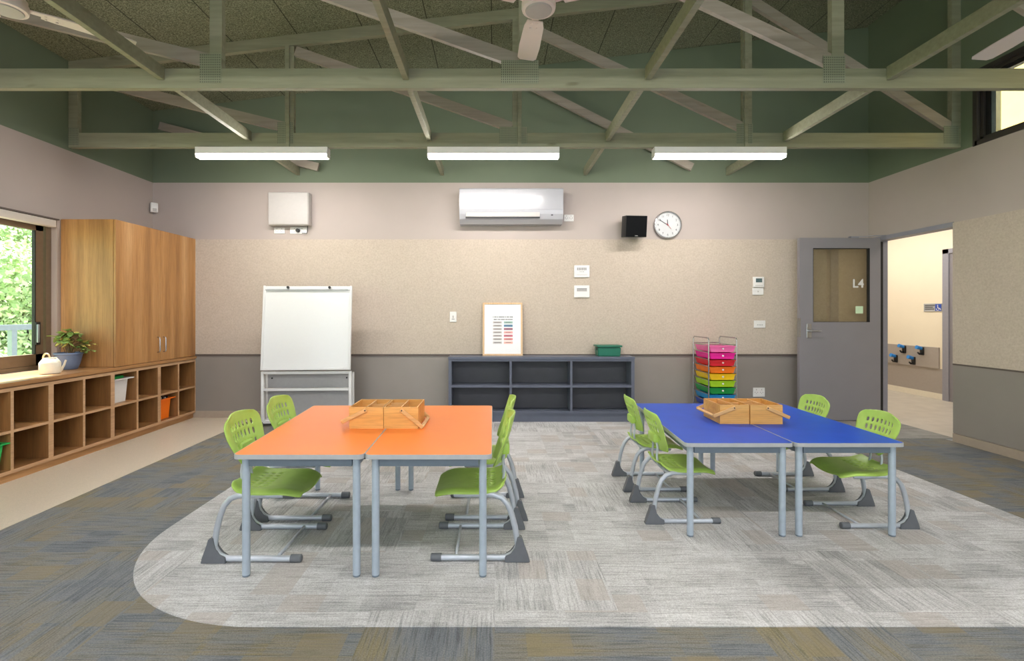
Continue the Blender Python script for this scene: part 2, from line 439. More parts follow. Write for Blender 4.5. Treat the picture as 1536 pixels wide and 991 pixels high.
# window 2 clerestory
w = MB('dark_frame', 'dark_gap', 'rail_metal')
a, b = XR+.02, XR+.10
w.box(a, b, CY0, CY1, CZ0, CZ0+.05).box(a, b, CY0, CY1, CZ1-.05, CZ1).box(a, b, CY1-.05, CY1, CZ0, CZ1).box(a, b, CY0, CY0+.05, CZ0, CZ1)
w.box(a-.03, a+.01, CY0, CY1, CZ0-.02, CZ0+.02).box(a-.03, a+.01, CY0, CY1, CZ1-.02, CZ1+.02).box(a-.03, a+.01, CY1-.02, CY1+.02, CZ0-.02, CZ1+.02)
w.box(a+.02, b-.01, CY1-.09, CY1-.05, CZ0+.05, CZ1-.05, 1).box(a+.03, b-.005, CY1-.13, CY1-.09, CZ0+.05, CZ1-.05, 2)
w.box(a+.02, b-.01, CY0+.05, CY1-.05, CZ1-.08, CZ1-.05, 1)
w.box(a, b, 2.2, 2.26, CZ0, CZ1)
win2 = struct(w.build('window_2'))
MB('pane').box(XR+.06, XR+.066, CY0+.05, CY1-.05, CZ0+.05, CZ1-.05).build('window_glass', win2)
# door frame (struct) and open door leaf
w = MB('door_frame', 'dark_gap')
w.box(XR-.012, XR+T+.0, DY1-.015, DY1+.03, 0, DZ-.02).box(XR-.012, XR+T+.006, DY0-.001, DY1+.03, DZ-.04, DZ+.005)
w.box(XR+.03, XR+T+.02, DY0-.002, DY0+.018, 0, DZ-.04)
w.box(XR-.014, XR+.052, DY1-.022, DY1-.014, 0, DZ-.05, 1)  # black strip painting the shade between door leaf and frame
struct(w.build('door_1'))
dl = thing('classroom_door', (4.303, 5.522, .012), 'open grey door with a glazed panel reading L4', 'door')
W_ = .903; LX0 = -W_
HX = dl.location.x; Y0 = 5.50
def dx(px): return (px-CX)*Y0/F-HX
def dz(py): return EYE-(py-CY)*Y0/F-.012
gx0, gx1, gz0, gz1 = dx(1219.5), dx(1305), dz(483), dz(372)
w = MB('door'); H = 2.035
w.box(LX0, gx0, -.022, .022, 0, H).box(gx1, 0, -.022, .022, 0, H).box(gx0, gx1, -.022, .022, 0, gz0).box(gx0, gx1, -.022, .022, gz1, H)
leaf = w.build('door_leaf', dl)
w = MB('dark_gap'); 
w.box(gx0, gx0+.006, -.02, .02, gz0, gz1).box(gx1-.008, gx1, -.02, .02, gz0, gz1).box(gx0, gx1, -.02, .02, gz1-.005, gz1).box(gx0, gx1, -.02, .02, gz0, gz0+.004)
w.build('glazing_bead', dl)
MB('door_pane').box(gx0+.002, gx1-.002, -.004, .002, gz0+.002, gz1-.002).build('glass_panel', dl)
text('room_number', 'L4', .13, 'white_plastic', (dx(1289), -.0055, dz(425.5)), FRONT, dl, bold=.003)
MB('note').box(dx(1285), dx(1296), -.0075, -.0045, dz(470), dz(459)).build('sticky_note', dl)
w = MB('chrome'); hx, hz = dx(1213), dz(496)
w.box(hx-.028, hx+.028, -.03, -.022, dz(507), dz(485), 0, .004)
w.lathe([(.012, -.06), (.012, -.03)], (hx, 0, hz+.0), 0, 14, 'y')
w.tube([(hx, -.062, hz), (hx+.03, -.066, hz), (hx+.11, -.066, hz-.002)], .009)
w.lathe([(.013, -.036), (.013, -.022)], (hx, 0, dz(488)), 0, 14, 'y')
w.build('lever_handle', dl)
MB('chrome').box(LX0-.002, LX0+.002, -.014, .014, .93, 1.14).box(LX0-.003, LX0+.010, -.024, -.021, .93, 1.14).build('lock_plate', dl)
w = MB('chrome')
for z in (.2, 1.0, 1.8): w.tube([(.004, .026, z), (.004, .026, z+.1)], .007)
w.build('hinge', dl)
w = MB('door_frame'); w.bar((-.30, .0, H+.012), (-.02, -.12, H+.012), .02, .006); w.box(-.33, -.24, -.02, .02, H, H+.016)
w.build('door_closer', dl)

# hallway beyond
HWX = 6.2
w = MB('cream_wall', 'hall_grey', 'skirting')
w.box(HWX, HWX+T, 6.78, 9.6, 0, 2.7, 0).box(HWX, HWX+T, 3.0, 5.8, 0, 2.7, 0).box(HWX, HWX+T, 5.8, 6.78, 2.07, 2.7, 0)
w.box(HWX-.004, HWX, 6.8, 9.6, .085, .43, 1)
struct(w.build('wall_hall'))
struct(MB('cream_wall').box(XR+T, HWX, 9.4, 9.4+T, 0, 2.7).build('wall_hall_end'))
struct(MB('cream_wall').box(XR, 8.0, 3.0-T, 3.0, 0, 2.7).build('wall_hall_near'))
struct(MB('cream_wall').box(XR+.0, XR+T, YB+T, 9.4, 0, 2.7).build('wall_hall_side'))
struct(MB('white_plastic').box(XR+T, 8.2, 3.0-T, 9.6, 2.7, 2.8).build('ceiling_hall'))
struct(MB('cream_wall').box(8.0, 8.0+T, 3.0, 9.4, 0, 2.7).build('wall_far_room'))
struct(MB('cream_pot').box(HWX-.012, HWX, 6.8, 9.4, 0, .085).build('baseboard_hall'))
w = MB('door_frame', 'door'); w.box(HWX-.03, HWX+T, 6.71, 6.80, 0, 2.08, 0).box(HWX-.03, HWX+T, 5.8, 6.80, 2.02, 2.08, 0).box(HWX-.03, HWX+T, 5.78, 5.86, 0, 2.08)
w.box(HWX-.012, HWX+.02, 6.65, 6.71, 0, 2.02, 1)
struct(w.build('door_2'))
st = thing('hall_door', (HWX+.06, 6.65, .01), 'pale door of the room across the hall, mostly hidden behind the wall', 'door')
MB('cream_wall').box(-.02, .02, -.82, 0, 0, 2.0).build('door_leaf', st)
MB('chrome').tube([(-.05, -.06, 1.0), (-.05, -.16, 1.0)], .009).box(-.03, -.02, -.09, -.04, .93, 1.07).build('door_handle', st)
# coat peg rail in hall
def hall(px, py, x=HWX):
    Y = x*F/(px+6-CX); return Y, EYE-(py-CY)*Y/F
pr = thing('coat_rail', (HWX, 8.0, .58), 'grey coat hook board on the cream hall wall', 'coat rail')
MB('hall_grey').box(-.02, 0, -1.13, 1.2, -.15, .145, 0, .003).build('backboard', pr)
pg = None
for i, (px, py, lb) in enumerate(((1353, 521, 'blue coat peg, upper left of the two upper pegs'), (1380, 523.5, 'blue coat peg, upper right and nearest the door frame'), (1340.5, 535, 'blue coat peg, lower left of the lower pair'), (1367, 538, 'blue coat peg, lower right of the lower pair'))):
    Y, z = hall(px, py)
    loc = (HWX-.02, Y, z)
    if pg is None:
        pg = thing('coat_peg', loc, lb+' on the hall board', 'coat peg', 'coat pegs in the hall')
        MB('black_plastic').box(-.02, 0, -.03, .03, -.085, .03, 0, .006).tube([(-.015, 0, -.06), (-.05, 0, -.07), (-.07, 0, -.045)], .012).build('hook', pg)
        MB('blue_peg').tube([(-.015, 0, .01), (-.09, 0, .03)], [.022, .028]).build('peg_knob', pg)
    else: dup(pg, loc, lb+' on the hall board')
# accessible sign in hall
Ya, za = hall(1380.5, 455.5); Yb, zb = hall(1407.5, 467)
sg = thing('toilet_sign', (HWX-.001, (Ya+Yb)/2, (za+zb)/2), 'small grey sign with blue accessibility symbol on the cream hall wall', 'sign')
hw = abs(Ya-Yb)/2; hh = abs(za-zb)/2
MB('edge_band').box(-.008, 0, -hw, hw, -hh, hh, 0, .001).build('sign_plate', sg)
MB('sign_blue').box(-.0095, -.008, -hw+.005, -hw+.1, -hh+.008, hh-.008).build('symbol_panel', sg)
w = MB('white_plastic'); w.lathe([(.008, -.0115), (.008, -.0095)], (0, -hw+.06, .03), 0, 12, 'x')
w.bar((-.0105, -hw+.06, .018), (-.0105, -hw+.055, -.01), .012, .002, up=(1, 0, 0)).bar((-.0105, -hw+.055, -.01), (-.0105, -hw+.025, -.012), .01, .002, up=(1, 0, 0)).bar((-.0105, -hw+.025, -.012), (-.0105, -hw+.015, -.035), .01, .002, up=(1, 0, 0))
for k in range(8):
    a0_, a1_ = PI*(.9+k*.13), PI*(.9+(k+1)*.13)
    w.bar((-.0105, -hw+.06-.022*math.cos(a0_), -.018+.022*math.sin(a0_)), (-.0105, -hw+.06-.022*math.cos(a1_), -.018+.022*math.sin(a1_)), .006, .002, up=(1, 0, 0))
w.build('symbol', sg)
w = MB('black')
for k, ln in enumerate((.16, .13, .15)): w.box(-.0088, -.0078, hw-.02-ln, hw-.02, .026-k*.026, .037-k*.026)
w.build('sign_writing', sg)

# ------------------------------------------------------------------ roof trusses
TR = []
def truss(Y, label):
    t = thing('roof_truss', (0, Y+.0225, 2.742), label, 'roof truss', 'sage green roof trusses')
    h = .0225
    MB('timber').box(XL, XR, -h, h, 0, .135, 0, .002).build('bottom_chord', t)
    d = .10
    MB('timber').prism([(XL, ZL-2.742-d), (XR, ZR-2.742-d), (XR, ZR-2.742), (XL, ZL-2.742)], 'y', -h, h).build('top_chord', t)
    for x0, x1 in ((XL, XL+.085), (-1.945, -1.86), (.165, .25), (2.30, 2.385), (XR-.085, XR)):
        xm = (x0+x1)/2
        MB('timber').box(x0, x1, -h, h, .135, zc(xm)-2.742-d-.002, 0, .002).build('post', t)
    for (xa, za_), (xb, zb_) in (((-1.95, 2.935), (-3.86, 3.40)), ((.16, 2.935), (-1.85, 3.64)), ((2.295, 2.935), (.26, 3.89)), ((4.23, 2.935), (2.39, 4.11))):
        MB('timber_pale').bar((xa, 0, za_-2.742), (xb, 0, zb_-2.742), .088, .036, up=(0, 1, 0)).build('diagonal', t)
    for x0, x1, z0, z1 in ((-2.01, -1.865, .035, .235), (.045, .30, .03, .19), (2.24, 2.39, .035, .22), (4.16, 4.30, .03, .2), (XL+.005, XL+.1, .02, .18)):
        MB('plate').box(x0, x1, -h-.0025, -h, z0, z1).build('nail_plate', t)
    return t
t0 = truss(3.365, 'nearest green roof truss, its bottom chord crossing the whole picture')
dup(t0, (0, 4.57+.0225, 2.742), 'farther green roof truss that carries the three strip lights')
dup(t0, (0, 2.165+.0225, 2.742), 'green roof truss just in front of the nearest visible one')
dup(t0, (0, .965+.0225, 2.742), 'green roof truss above the camera')
# two lone web members by the back wall
b1 = MB('timber_pale').bar((-3.80, 0, 3.33), (-2.0, 0, 2.86), .088, .036, up=(0, 1, 0)).build('timber_brace', loc=(0, 5.60, 0))
tag(b1, 'slanting timber brace close to the back wall, at its left end', 'timber brace', 'timber braces by the back wall')
b2 = MB('timber_pale').bar((.26, 0, 3.86), (2.24, 0, 2.86), .088, .036, up=(0, 1, 0)).build('timber_brace', loc=(0, 5.60, 0))
tag(b2, 'slanting timber brace close to the back wall, right of the middle', 'timber brace', 'timber braces by the back wall')
# longitudinal ties between trusses
bays = ((2.212, 3.363, 'nearest bay'), (3.412, 4.568, 'middle bay'), (4.617, 5.698, 'bay against the back wall'))
proto = {}
for x, nm in ((-2.27, 'leftmost line'), (-.605, 'second line from left'), (1.045, 'second line from right'), (2.69, 'rightmost line')):
    for a, b, bn in bays:
        lb = 'front to back timber tie, %s, %s' % (nm, bn)
        k = round(b-a, 3)
        if k not in proto:
            o = MB('timber').box(-.02, .02, 0, b-a, 0, .09, 0, .002).build('timber_tie', loc=(x, a, 2.795))
            tag(o, lb, 'timber tie', 'timber ties between the trusses'); proto[k] = o
        else:
            o = proto[k].copy(); C.objects.link(o); o.location = (x, a, 2.795); o['label'] = lb

# ------------------------------------------------------------------ strip lights
def strip(x, Y, label, far=True):
    t = thing('ceiling_light', (x, Y, 2.742), label, 'ceiling light', 'strip lights under the roof truss')
    MB('white_plastic').box(-.61, .61, -.045, .045, -.064, 0, 0, .003).build('light_body', t)
    m = MB('lamp'); m.prism([(-.0435, -.060), (.0435, -.060), (.0435, -.066), (.038, -.088), (.030, -.094), (-.030, -.094), (-.038, -.088), (-.0435, -.066)], 'x', -.603, .603)
    m.build('diffuser', t)
    for s in (-1, 1): MB('white_plastic').prism([(-.046, -.06), (.046, -.06), (.039, -.095), (-.039, -.095)], 'x', s*.603 if s < 0 else .603, s*.611).build('end_cap', t)
    MB('timber').box(.225, .258, -.040, -.024, .0, zc(x+.24)-2.742-.10).build('cable_duct', t)
    return t
s0 = strip(-2.155, 4.5925, 'lit strip light under the far truss, above the white wall box at left')
s1 = strip(-.012, 4.5925, 'lit strip light under the far truss, above the air conditioner')
s2 = strip(2.085, 4.5925, 'lit strip light under the far truss, rightmost above the clock side')
for x, lb in ((-2.155, 'left'), (-.012, 'middle'), (2.085, 'right')):
    dup(s1, (x, .9875, 2.742), 'lit strip light under the truss above the camera, %s one' % lb)

# ------------------------------------------------------------------ fans
def fan(x, Y, z, ang, label, first=[None]):
    if first[0] is None:
        t = thing('ceiling_fan', (x, Y, z), label, 'ceiling fan', 'white ceiling fans')
        w = MB('fan_white'); w.lathe([(.06, -.012), (.092, -.008), (.095, .004), (.095, .03), (.088, .045), (.088, .06), (.05, .085), (.02, .1)], seg=32)
        w.build('motor_housing', t)
        MB('grey_white').lathe([(.03, -.019), (.072, -.017), (.075, -.011)], seg=32).build('hub_cap', t)
        MB('fan_white').lathe([(.012, .09), (.012, 1.0)], seg=12).build('downrod', t)
        for k in range(3):
            w = MB('fan_white')
            prof = [(.14, .045), (.2, .058), (.42, .066), (.56, .062), (.585, .045)]
            up, lo = [], []
            for r_, hw_ in prof:
                up.append((r_, hw_)); lo.append((r_, -hw_))
            w.prism(lo+up[::-1], 'z', .012, .018)
            for v in w.bm.verts: v.co.z += v.co.y*.12
            for yy in (-.02, .02):
                w.lathe([(.007, .006), (.007, .012)], (.16, yy, 0), seg=8).lathe([(.007, .006), (.007, .012)], (.21, yy, 0), seg=8)
            bl_ = w.build('blade', t); bl_.rotation_euler = (0, 0, k*2*PI/3)
            MB('fan_white').box(.07, .22, -.02, .02, .018, .024, 0, .001).build('blade_bracket', bl_)
        first[0] = t
        t.rotation_euler = (0, 0, ang)
        return t
    return dup(first[0], (x, Y, z), label, rz=ang)
fan(.245, 2.75, 2.905, math.radians(93), 'white ceiling fan at the top centre of the room')
fan(-2.72, 2.75, 2.905, math.radians(42), 'white ceiling fan at the top left, by the left wall')
fan(3.21, 2.75, 2.905, math.radians(84), 'white ceiling fan at the far right, one blade tip in view')
for o in [o for o in bpy.data.objects if o.name.startswith('downrod')]:
    x = o.parent.location.x; o.scale = (1, 1, (zc(x)-2.905)/1.0)

# ------------------------------------------------------------------ cubby bench and cabinet (left)
XF = -3.45
bt = thing('cubby_shelf', (XF, 4.2, 0), 'long low oak cubby shelving unit along the left wall under the window', 'shelving unit')
ys = [1.95+.3147*k for k in range(12)]; ys = [5.695-.3095*k for k in range(13)][::-1]
y0_, y1_ = ys[0], ys[-1]
def L(y): return y-4.2
w = MB('oak_in', 'oak_edge')
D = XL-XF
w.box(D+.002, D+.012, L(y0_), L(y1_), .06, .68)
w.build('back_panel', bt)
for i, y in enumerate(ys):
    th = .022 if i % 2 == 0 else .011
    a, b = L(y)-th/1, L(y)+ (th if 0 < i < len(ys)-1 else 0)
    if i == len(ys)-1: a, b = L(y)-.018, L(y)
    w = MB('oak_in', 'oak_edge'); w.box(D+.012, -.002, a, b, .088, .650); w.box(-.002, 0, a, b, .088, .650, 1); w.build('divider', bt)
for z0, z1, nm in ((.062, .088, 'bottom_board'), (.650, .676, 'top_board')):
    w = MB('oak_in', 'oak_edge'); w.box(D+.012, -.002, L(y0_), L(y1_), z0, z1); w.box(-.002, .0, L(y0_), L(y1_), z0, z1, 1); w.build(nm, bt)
for i in range(len(ys)-1):
    tha = .022 if i % 2 == 0 else .011; thb = .022 if (i+1) % 2 == 0 else .011
    if i+1 == len(ys)-1: thb = .018
    w = MB('oak_h', 'oak_edge'); w.box(D+.012, -.002, L(ys[i])+tha, L(ys[i+1])-thb, .352, .372); w.box(-.002, 0, L(ys[i])+tha, L(ys[i+1])-thb, .352, .372, 1); w.build('shelf', bt)
MB('oak_h').box(D+.002, -.025, L(y0_), L(y1_), 0, .062).build('kickboard', bt)
wt = MB('oak_h').box(XL+.001, XF+.012, y0_, y1_, .684, .714, 0, .003).box(XL+.001, XF-.01, y0_, y1_, .676, .684).build('bench_top')
tag(wt, 'oak laminate bench top along the left wall, carrying the potted plant and cream can', 'bench top')
cb = thing('wall_cabinet', (XF, 4.49, .716), 'tall oak cupboard with two doors standing on the left bench', 'cupboard')
w = MB('oak_v', 'oak_edge'); CL = 5.692-4.49; CH = 2.062-.716
w.box(D+.002, -.022, 0, CL, 0, CH)
w.build('carcass', cb)
for i, (a, b) in enumerate(((.002, CL/2-.0015), (CL/2+.0015, CL-.002))):
    w = MB('oak_v'); w.box(-.02, 0, a, b, .002, CH-.002, 0, .001); d_ = w.build('cabinet_door', cb)
    yy = CL/2-.045 if i == 0 else CL/2+.045
    MB('chrome').tube([(0, yy, .09), (.024, yy, .095), (.028, yy, .11), (.028, yy, .225), (.024, yy, .24), (0, yy, .245)], .0055, seg=8).build('handle', d_)

def tub(name, loc, mat, w_, d_, h_, label, cat, taper=.8, rim=.018):
    t = thing(name, loc, label, cat)
    m = MB(mat); hw, hd = w_/2, d_/2; th = .003
    def ring(s, z, inset=0): return [(sx*(hw*s-inset), sy*(hd*s-inset), z) for sx, sy in ((-1, -1), (1, -1), (1, 1), (-1, 1))]
    rings = [ring(taper, 0), ring(1, h_-.01), [(x*(1+rim/hw), y*(1+rim/hd), z) for x, y, z in ring(1, h_-.01)], [(x*(1+rim/hw), y*(1+rim/hd), z) for x, y, z in ring(1, h_)], ring(1, h_, th), ring(taper, .004, th)]
    vs = [[m.bm.verts.new(p) for p in r_] for r_ in rings]
    for a, b in zip(vs, vs[1:]):
        for k in range(4): m.bm.faces.new((a[k], a[(k+1) % 4], b[(k+1) % 4], b[k]))
    m.bm.faces.new(vs[0][::-1]); m.bm.faces.new(vs[-1])
    bmesh.ops.recalc_face_normals(m.bm, faces=m.bm.faces)
    bmesh.ops.bevel(m.bm, geom=[e for e in m.bm.edges if abs(e.verts[0].co.z-e.verts[1].co.z) > h_*.5], offset=.015, segments=3, affect='EDGES')
    m.build('tub_body', t)
    return t
t = tub('storage_tub', (-3.66, 4.62, .3725), 'tub_white', .32, .20, .225, 'white plastic tub in an upper cubby of the oak shelf', 'storage tub', .9, .03)
MB('tub_green').box(-.13, .13, -.08, .08, .11, .245, 0, .01).build('contents', t)['label'] = 'green contents'
t = tub('storage_tub', (-3.65, 5.235, .0885), 'tub_orange', .31, .20, .215, 'orange plastic tub in a lower cubby, with papers sticking out', 'storage tub', .9, .027)
w = MB('black', 'paper')
for k in range(5): w.box(-.13+.01*k, .14, -.085+.034*k, -.07+.034*k, .08, .225+.007*(k % 3), k % 2)
w.build('papers', t)
t = tub('storage_tub', (-3.635, 3.385, .0885), 'tub_green', .33, .225, .2, 'bright green plastic tub in a lower cubby at the left edge', 'storage tub', .87)

# watering can
c = thing('watering_can', (-3.632, 4.03, .715), 'small cream watering can with a loop handle on the oak bench', 'watering can')
MB('cream_pot').lathe([(.06, 0), (.068, .003), (.07, .01), (.07, .085), (.066, .094), (.046, .122), (.044, .124), (.044, .128), (.04, .128), (.04, .118), (.05, .1)], seg=28).build('can_body', c)
w = MB('cream_pot'); pts = []
w.tube([(.05, .045, .02), (.075, .045, .065), (.088, .048, .105)], [.011, .008, .007]); w.build('spout', c)
MB('frame_oak').tube([(-.03-.028*math.cos(a)+.0, -.0-.028*math.cos(a)*0, .122+.04*math.sin(a)) for a in [PI*k/10 for k in range(11)]], .006).build('handle', c)
# potted plant
p = thing('potted_plant', (-3.755, 4.35, .715), 'leafy small plant in a slate blue pot beside the cupboard', 'potted plant')
MB('pot_blue').lathe([(.07, 0), (.076, .004), (.095, .05), (.1, .07), (.102, .074), (.108, .1), (.11, .104), (.114, .125), (.118, .13), (.126, .133), (.126, .146), (.118, .146), (.112, .125), (.1, .11)], seg=36).build('pot', p).scale = (.84, .84, 1)
MB('soil').lathe([(.108, .116), (.1, .124), (.03, .128)], seg=24).build('soil', p).scale = (.84, .84, 1)
rnd = random.Random(5)
w = MB('leaf1', 'leaf2', 'leaf3'); wst = MB('leaf3')
def leaf(m, base, d, ln, wd, mi, droop=.3):
    d = Vector(d).normalized(); side = d.cross(Vector((0, 0, 1)))
    side = side.normalized() if side.length > .01 else Vector((1, 0, 0)); up = side.cross(d)
    prof = [(0, .1), (.25, .8), (.5, 1), (.75, .7), (1, .05)]
    rows = []
    for s, ww in prof:
        c0 = Vector(base)+d*ln*s-Vector((0, 0, 1))*droop*ln*s*s
        rows.append([m.bm.verts.new(c0+side*wd*ww*k+up*abs(k)*wd*.25) for k in (-1, 0, 1)])
    for a, b in zip(rows, rows[1:]):
        for k in (0, 1):
            f = m.bm.faces.new((a[k], a[k+1], b[k+1], b[k])); f.material_index = mi; f.smooth = True
for i in range(22):
    a = rnd.uniform(0, 2*PI); rr = rnd.uniform(.0, .10); h = rnd.uniform(.2, .34)-rr*.6
    tip = Vector((rr*math.cos(a), rr*math.sin(a), h))
    wst.tube([(.02*math.cos(a), .02*math.sin(a), .12), tip*.6+Vector((0, 0, .07)), tip], .0025, seg=5)
    for k in range(5):
        b = a+rnd.uniform(-1.6, 1.6)
        leaf(w, tip+Vector((rnd.uniform(-.015, .015), rnd.uniform(-.015, .015), rnd.uniform(-.02, .02))), (math.cos(b), math.sin(b), rnd.uniform(-.9, .8)), rnd.uniform(.045, .075), rnd.uniform(.018, .028), rnd.choice((0, 0, 0, 1, 2)), .15)
for px_ in range(2):
    tip = Vector((.2+.03*px_, .02-.04*px_, .22-.06*px_)); wst.tube([(.02, 0, .13), (.09, .0, .21-.02*px_), tip], .0025, seg=5)
    for k in range(6): leaf(w, Vector((.09, 0, .2-.02*px_)).lerp(tip, k/5), (.7, (-1)**k*.5, .1), .05, .013, 0 if px_ else 1)
w.build('foliage', p, recalc=False); wst.build('stem', p)

# ------------------------------------------------------------------ charcoal bookshelf + things on it
bs = thing('bookshelf', (0, 5.45, 0), 'low charcoal blue bookshelf with six open bays against the back wall', 'bookshelf')
bx0, bx1, H = -.51, 1.545, .724; DP = YB-.022-5.45
MB('charcoal').box(bx0-.004, bx1+.004, -.008, DP, H-.026, H, 0, .002).build('top_board', bs)
for x0, x1 in ((bx0, bx0+.034), (bx1-.034, bx1)): MB('charcoal').box(x0, x1, 0, DP, 0, H-.026).build('side_panel', bs)
MB('charcoal').box(bx0+.034, bx1-.034, 0, DP, H-.050, H-.026).build('top_rail', bs)
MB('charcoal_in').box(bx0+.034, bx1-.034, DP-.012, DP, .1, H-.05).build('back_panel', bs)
MB('charcoal').box(bx0+.034, bx1-.034, 0, DP-.012, .098, .122).build('bottom_board', bs)
MB('charcoal').box(bx0+.034, bx1-.034, .012, .03, 0, .098).build('kickboard', bs)
xs = [bx0+.034, .165, .189, .835, .859, bx1-.034]
for k in (1, 3): MB('charcoal').box(xs[k], xs[k+1], 0, DP-.012, .122, H-.05).build('divider', bs)
for k in (0, 2, 4): MB('charcoal').box(xs[k], xs[k+1], 0, DP-.012, .384, .410).build('shelf', bs)
# framed print
fr = thing('framed_print', (.0, 5.60, H), 'oak framed white print of coloured bars leaning on the wall above the bookshelf', 'picture')
xa, xb = (724-CX)*5.6/F, (784-CX)*5.6/F; HH = .605
fr.location.x = (xa+xb)/2; hw = (xb-xa)/2; fr.rotation_euler = (-.10, 0, 0)
w = MB('frame_oak'); fw = .02
w.box(-hw, -hw+fw, -.01, .01, 0, HH).box(hw-fw, hw, -.01, .01, 0, HH).box(-hw+fw, hw-fw, -.01, .01, 0, fw).box(-hw+fw, hw-fw, -.01, .01, HH-fw, HH)
w.build('picture_frame', fr)
MB('paper').box(-hw+fw, hw-fw, -.004, .006, fw, HH-fw).build('print_sheet', fr)
sc = (2*hw)/(830-235)
def pp(u, v): return ((u-532)*sc, HH-(v-108)*HH/(910-108))
def strip_(name, u0, v0, u1, v1, mat, ypos=-.0052):
    x0, z1 = pp(u0, v0); x1, z0 = pp(u1, v1); return (x0, x1, ypos, -.0038, z0, z1)
M['c_green'] = plain('bar_sage', '#9db8ae', .6); M['c_blue'] = plain('bar_blue', '#5d86a4', .6); M['c_plum'] = plain('bar_plum', '#a3707f', .6)
M['c_pink'] = plain('bar_pink', '#f2aaa6', .6); M['c_rose'] = plain('bar_rose', '#cf7885', .6); M['c_coral'] = plain('bar_coral', '#e39392', .6); M['c_peach'] = plain('bar_peach', '#f0bcae', .6); M['c_grey'] = plain('bar_grey', '#c3bbb8', .6)
vv = [392, 442, 492, 543, 594, 645, 697]
m = MB('c_grey', 'ink')
for v in vv:
    m.box(*strip_('', 388, v, 520, v+34, ''))
    m.box(*strip_('', 405, v+12, 503, v+20, '', -.0056), 1)
m.build('grey_bars', fr)
m = MB('c_green', 'c_blue', 'c_plum', 'c_pink', 'c_rose', 'c_coral', 'c_peach', 'ink')
for i, v in enumerate(vv):
    m.box(*strip_('', 550, v, 682, v+34, ''), i)
    m.box(*strip_('', 575, v+13, 655, v+20, '', -.0056), 7)
m.build('coloured_bars', fr)
m = MB('ink')
r2 = random.Random(3)
for v, u0, u1 in ((318, 388, 685), (355, 400, 680)):
    u = u0
    while u < u1:
        wd = r2.choice((9, 12, 15)); m.box(*strip_('', u, v, min(u+wd, u1), v+18, '')); u += wd+r2.choice((4, 5, 12))
m.build('title_writing', fr)
# green box with lid
g = thing('storage_box', ((911.5-CX)*5.56/F, 5.56, H), 'small dark green plastic box with lid on top of the bookshelf', 'storage box')
m = MB('bin_green'); hw = .132
pr_ = [(-hw*.93, -.085), (hw*.93, -.085), (hw*.93, .085), (-hw*.93, .085)]
b = bmesh.new(); lo = [b.verts.new((x, y, 0)) for x, y in pr_]; hi = [b.verts.new((x*1.06, y*1.06, .105)) for x, y in pr_]
b.faces.new(lo[::-1]); b.faces.new(hi)
for k in range(4): b.faces.new((lo[k], lo[(k+1) % 4], hi[(k+1) % 4], hi[k]))
bmesh.ops.bevel(b, geom=b.edges[:], offset=.01, segments=3, affect='EDGES'); m.merge(b, 0, True)
m.build('box_body', g)
MB('bin_green').box(-hw-.01, hw+.01, -.1, .1, .105, .125, 0, .006).build('lid', g)
MB('black_plastic').box(-hw-.006, -hw+.004, -.06, -.03, .07, .10, 0, .002).build('latch', g)

# ------------------------------------------------------------------ easel whiteboard
e = thing('whiteboard_easel', ((462-CX)*5.33/F, 5.33, 0), 'white easel whiteboard with open lower shelves at the back left', 'whiteboard', rz=math.radians(3))
hw = .475
w = MB('frame_white')
for s in (-1, 1): w.box(s*hw-(.03 if s > 0 else 0), s*hw+(.03 if s < 0 else 0), -.06, -.02, .03, .585, 0, .005)
w.box(-hw+.03, hw-.03, -.06, -.02, .555, .585, 0, .004).box(-hw+.03, hw-.03, -.06, -.02, .03, .06, 0, .004)
for s in (-1, 1): w.box(s*hw-(.03 if s > 0 else 0), s*hw+(.03 if s < 0 else 0), .06, .09, .03, .56, 0, .005); w.box(s*hw-(.03 if s > 0 else 0), s*hw+(.03 if s < 0 else 0), -.02, .06, .03, .06, 0, .004)
w.build('frame', e)
MB('frame_white').box(-hw+.03, hw-.03, -.06, .055, .385, .395).box(-hw+.03, hw-.03, -.064, -.054, .378, .405, 0, .002).build('shelf', e)
MB('frame_white').box(-hw+.03, hw-.03, -.02, .055, .06, .07).build('bottom_tray', e)
MB('easel_back').box(-hw+.03, hw-.03, .055, .062, .07, .555).build('back_panel', e)
w = MB('black')
for s in (-1, 1):
    for z in (.5, .14): w.lathe([(.009, .048), (.009, .055)], (s*.40, 0, z), 0, 10, 'y')
w.build('bolt', e)
bd = MB('board_white').box(-.45, .45, -.004, .012, .02, .86).build('board', e, (0, -.075, .60)); bd.rotation_euler = (-.09, 0, 0)
w = MB('frame_white'); w.box(-.47, -.447, -.012, .018, 0, .905, 0, .003).box(.447, .47, -.012, .018, 0, .905, 0, .003).box(-.447, .447, -.012, .018, 0, .022, 0, .003).box(-.447, .447, -.012, .018, .86, .90, 0, .003)
w.build('board_frame', bd)
w = MB('edge_band'); w.box(-.43, .43, -.02, -.012, .855, .868).build('clip_rail', bd)
w = MB('black')
for x in (-.205, .235): w.lathe([(.013, -.035), (.015, -.02), (.013, -.012)], (x, 0, .885), 0, 14, 'y')
w.build('clip_knob', bd)
w = MB('foot_plastic')
for i, (x, y) in enumerate(((-hw+.015, -.04), (hw-.015, -.04), (-hw+.015, .075), (hw-.015, .075))):
    MB('foot_plastic').lathe([(.026, -.010), (.028, 0), (.026, .010)], (x, y, .0285), 0, 16, 'x').box(x-.013, x+.013, y-.01, y+.01, .028, .06).build('caster', e)

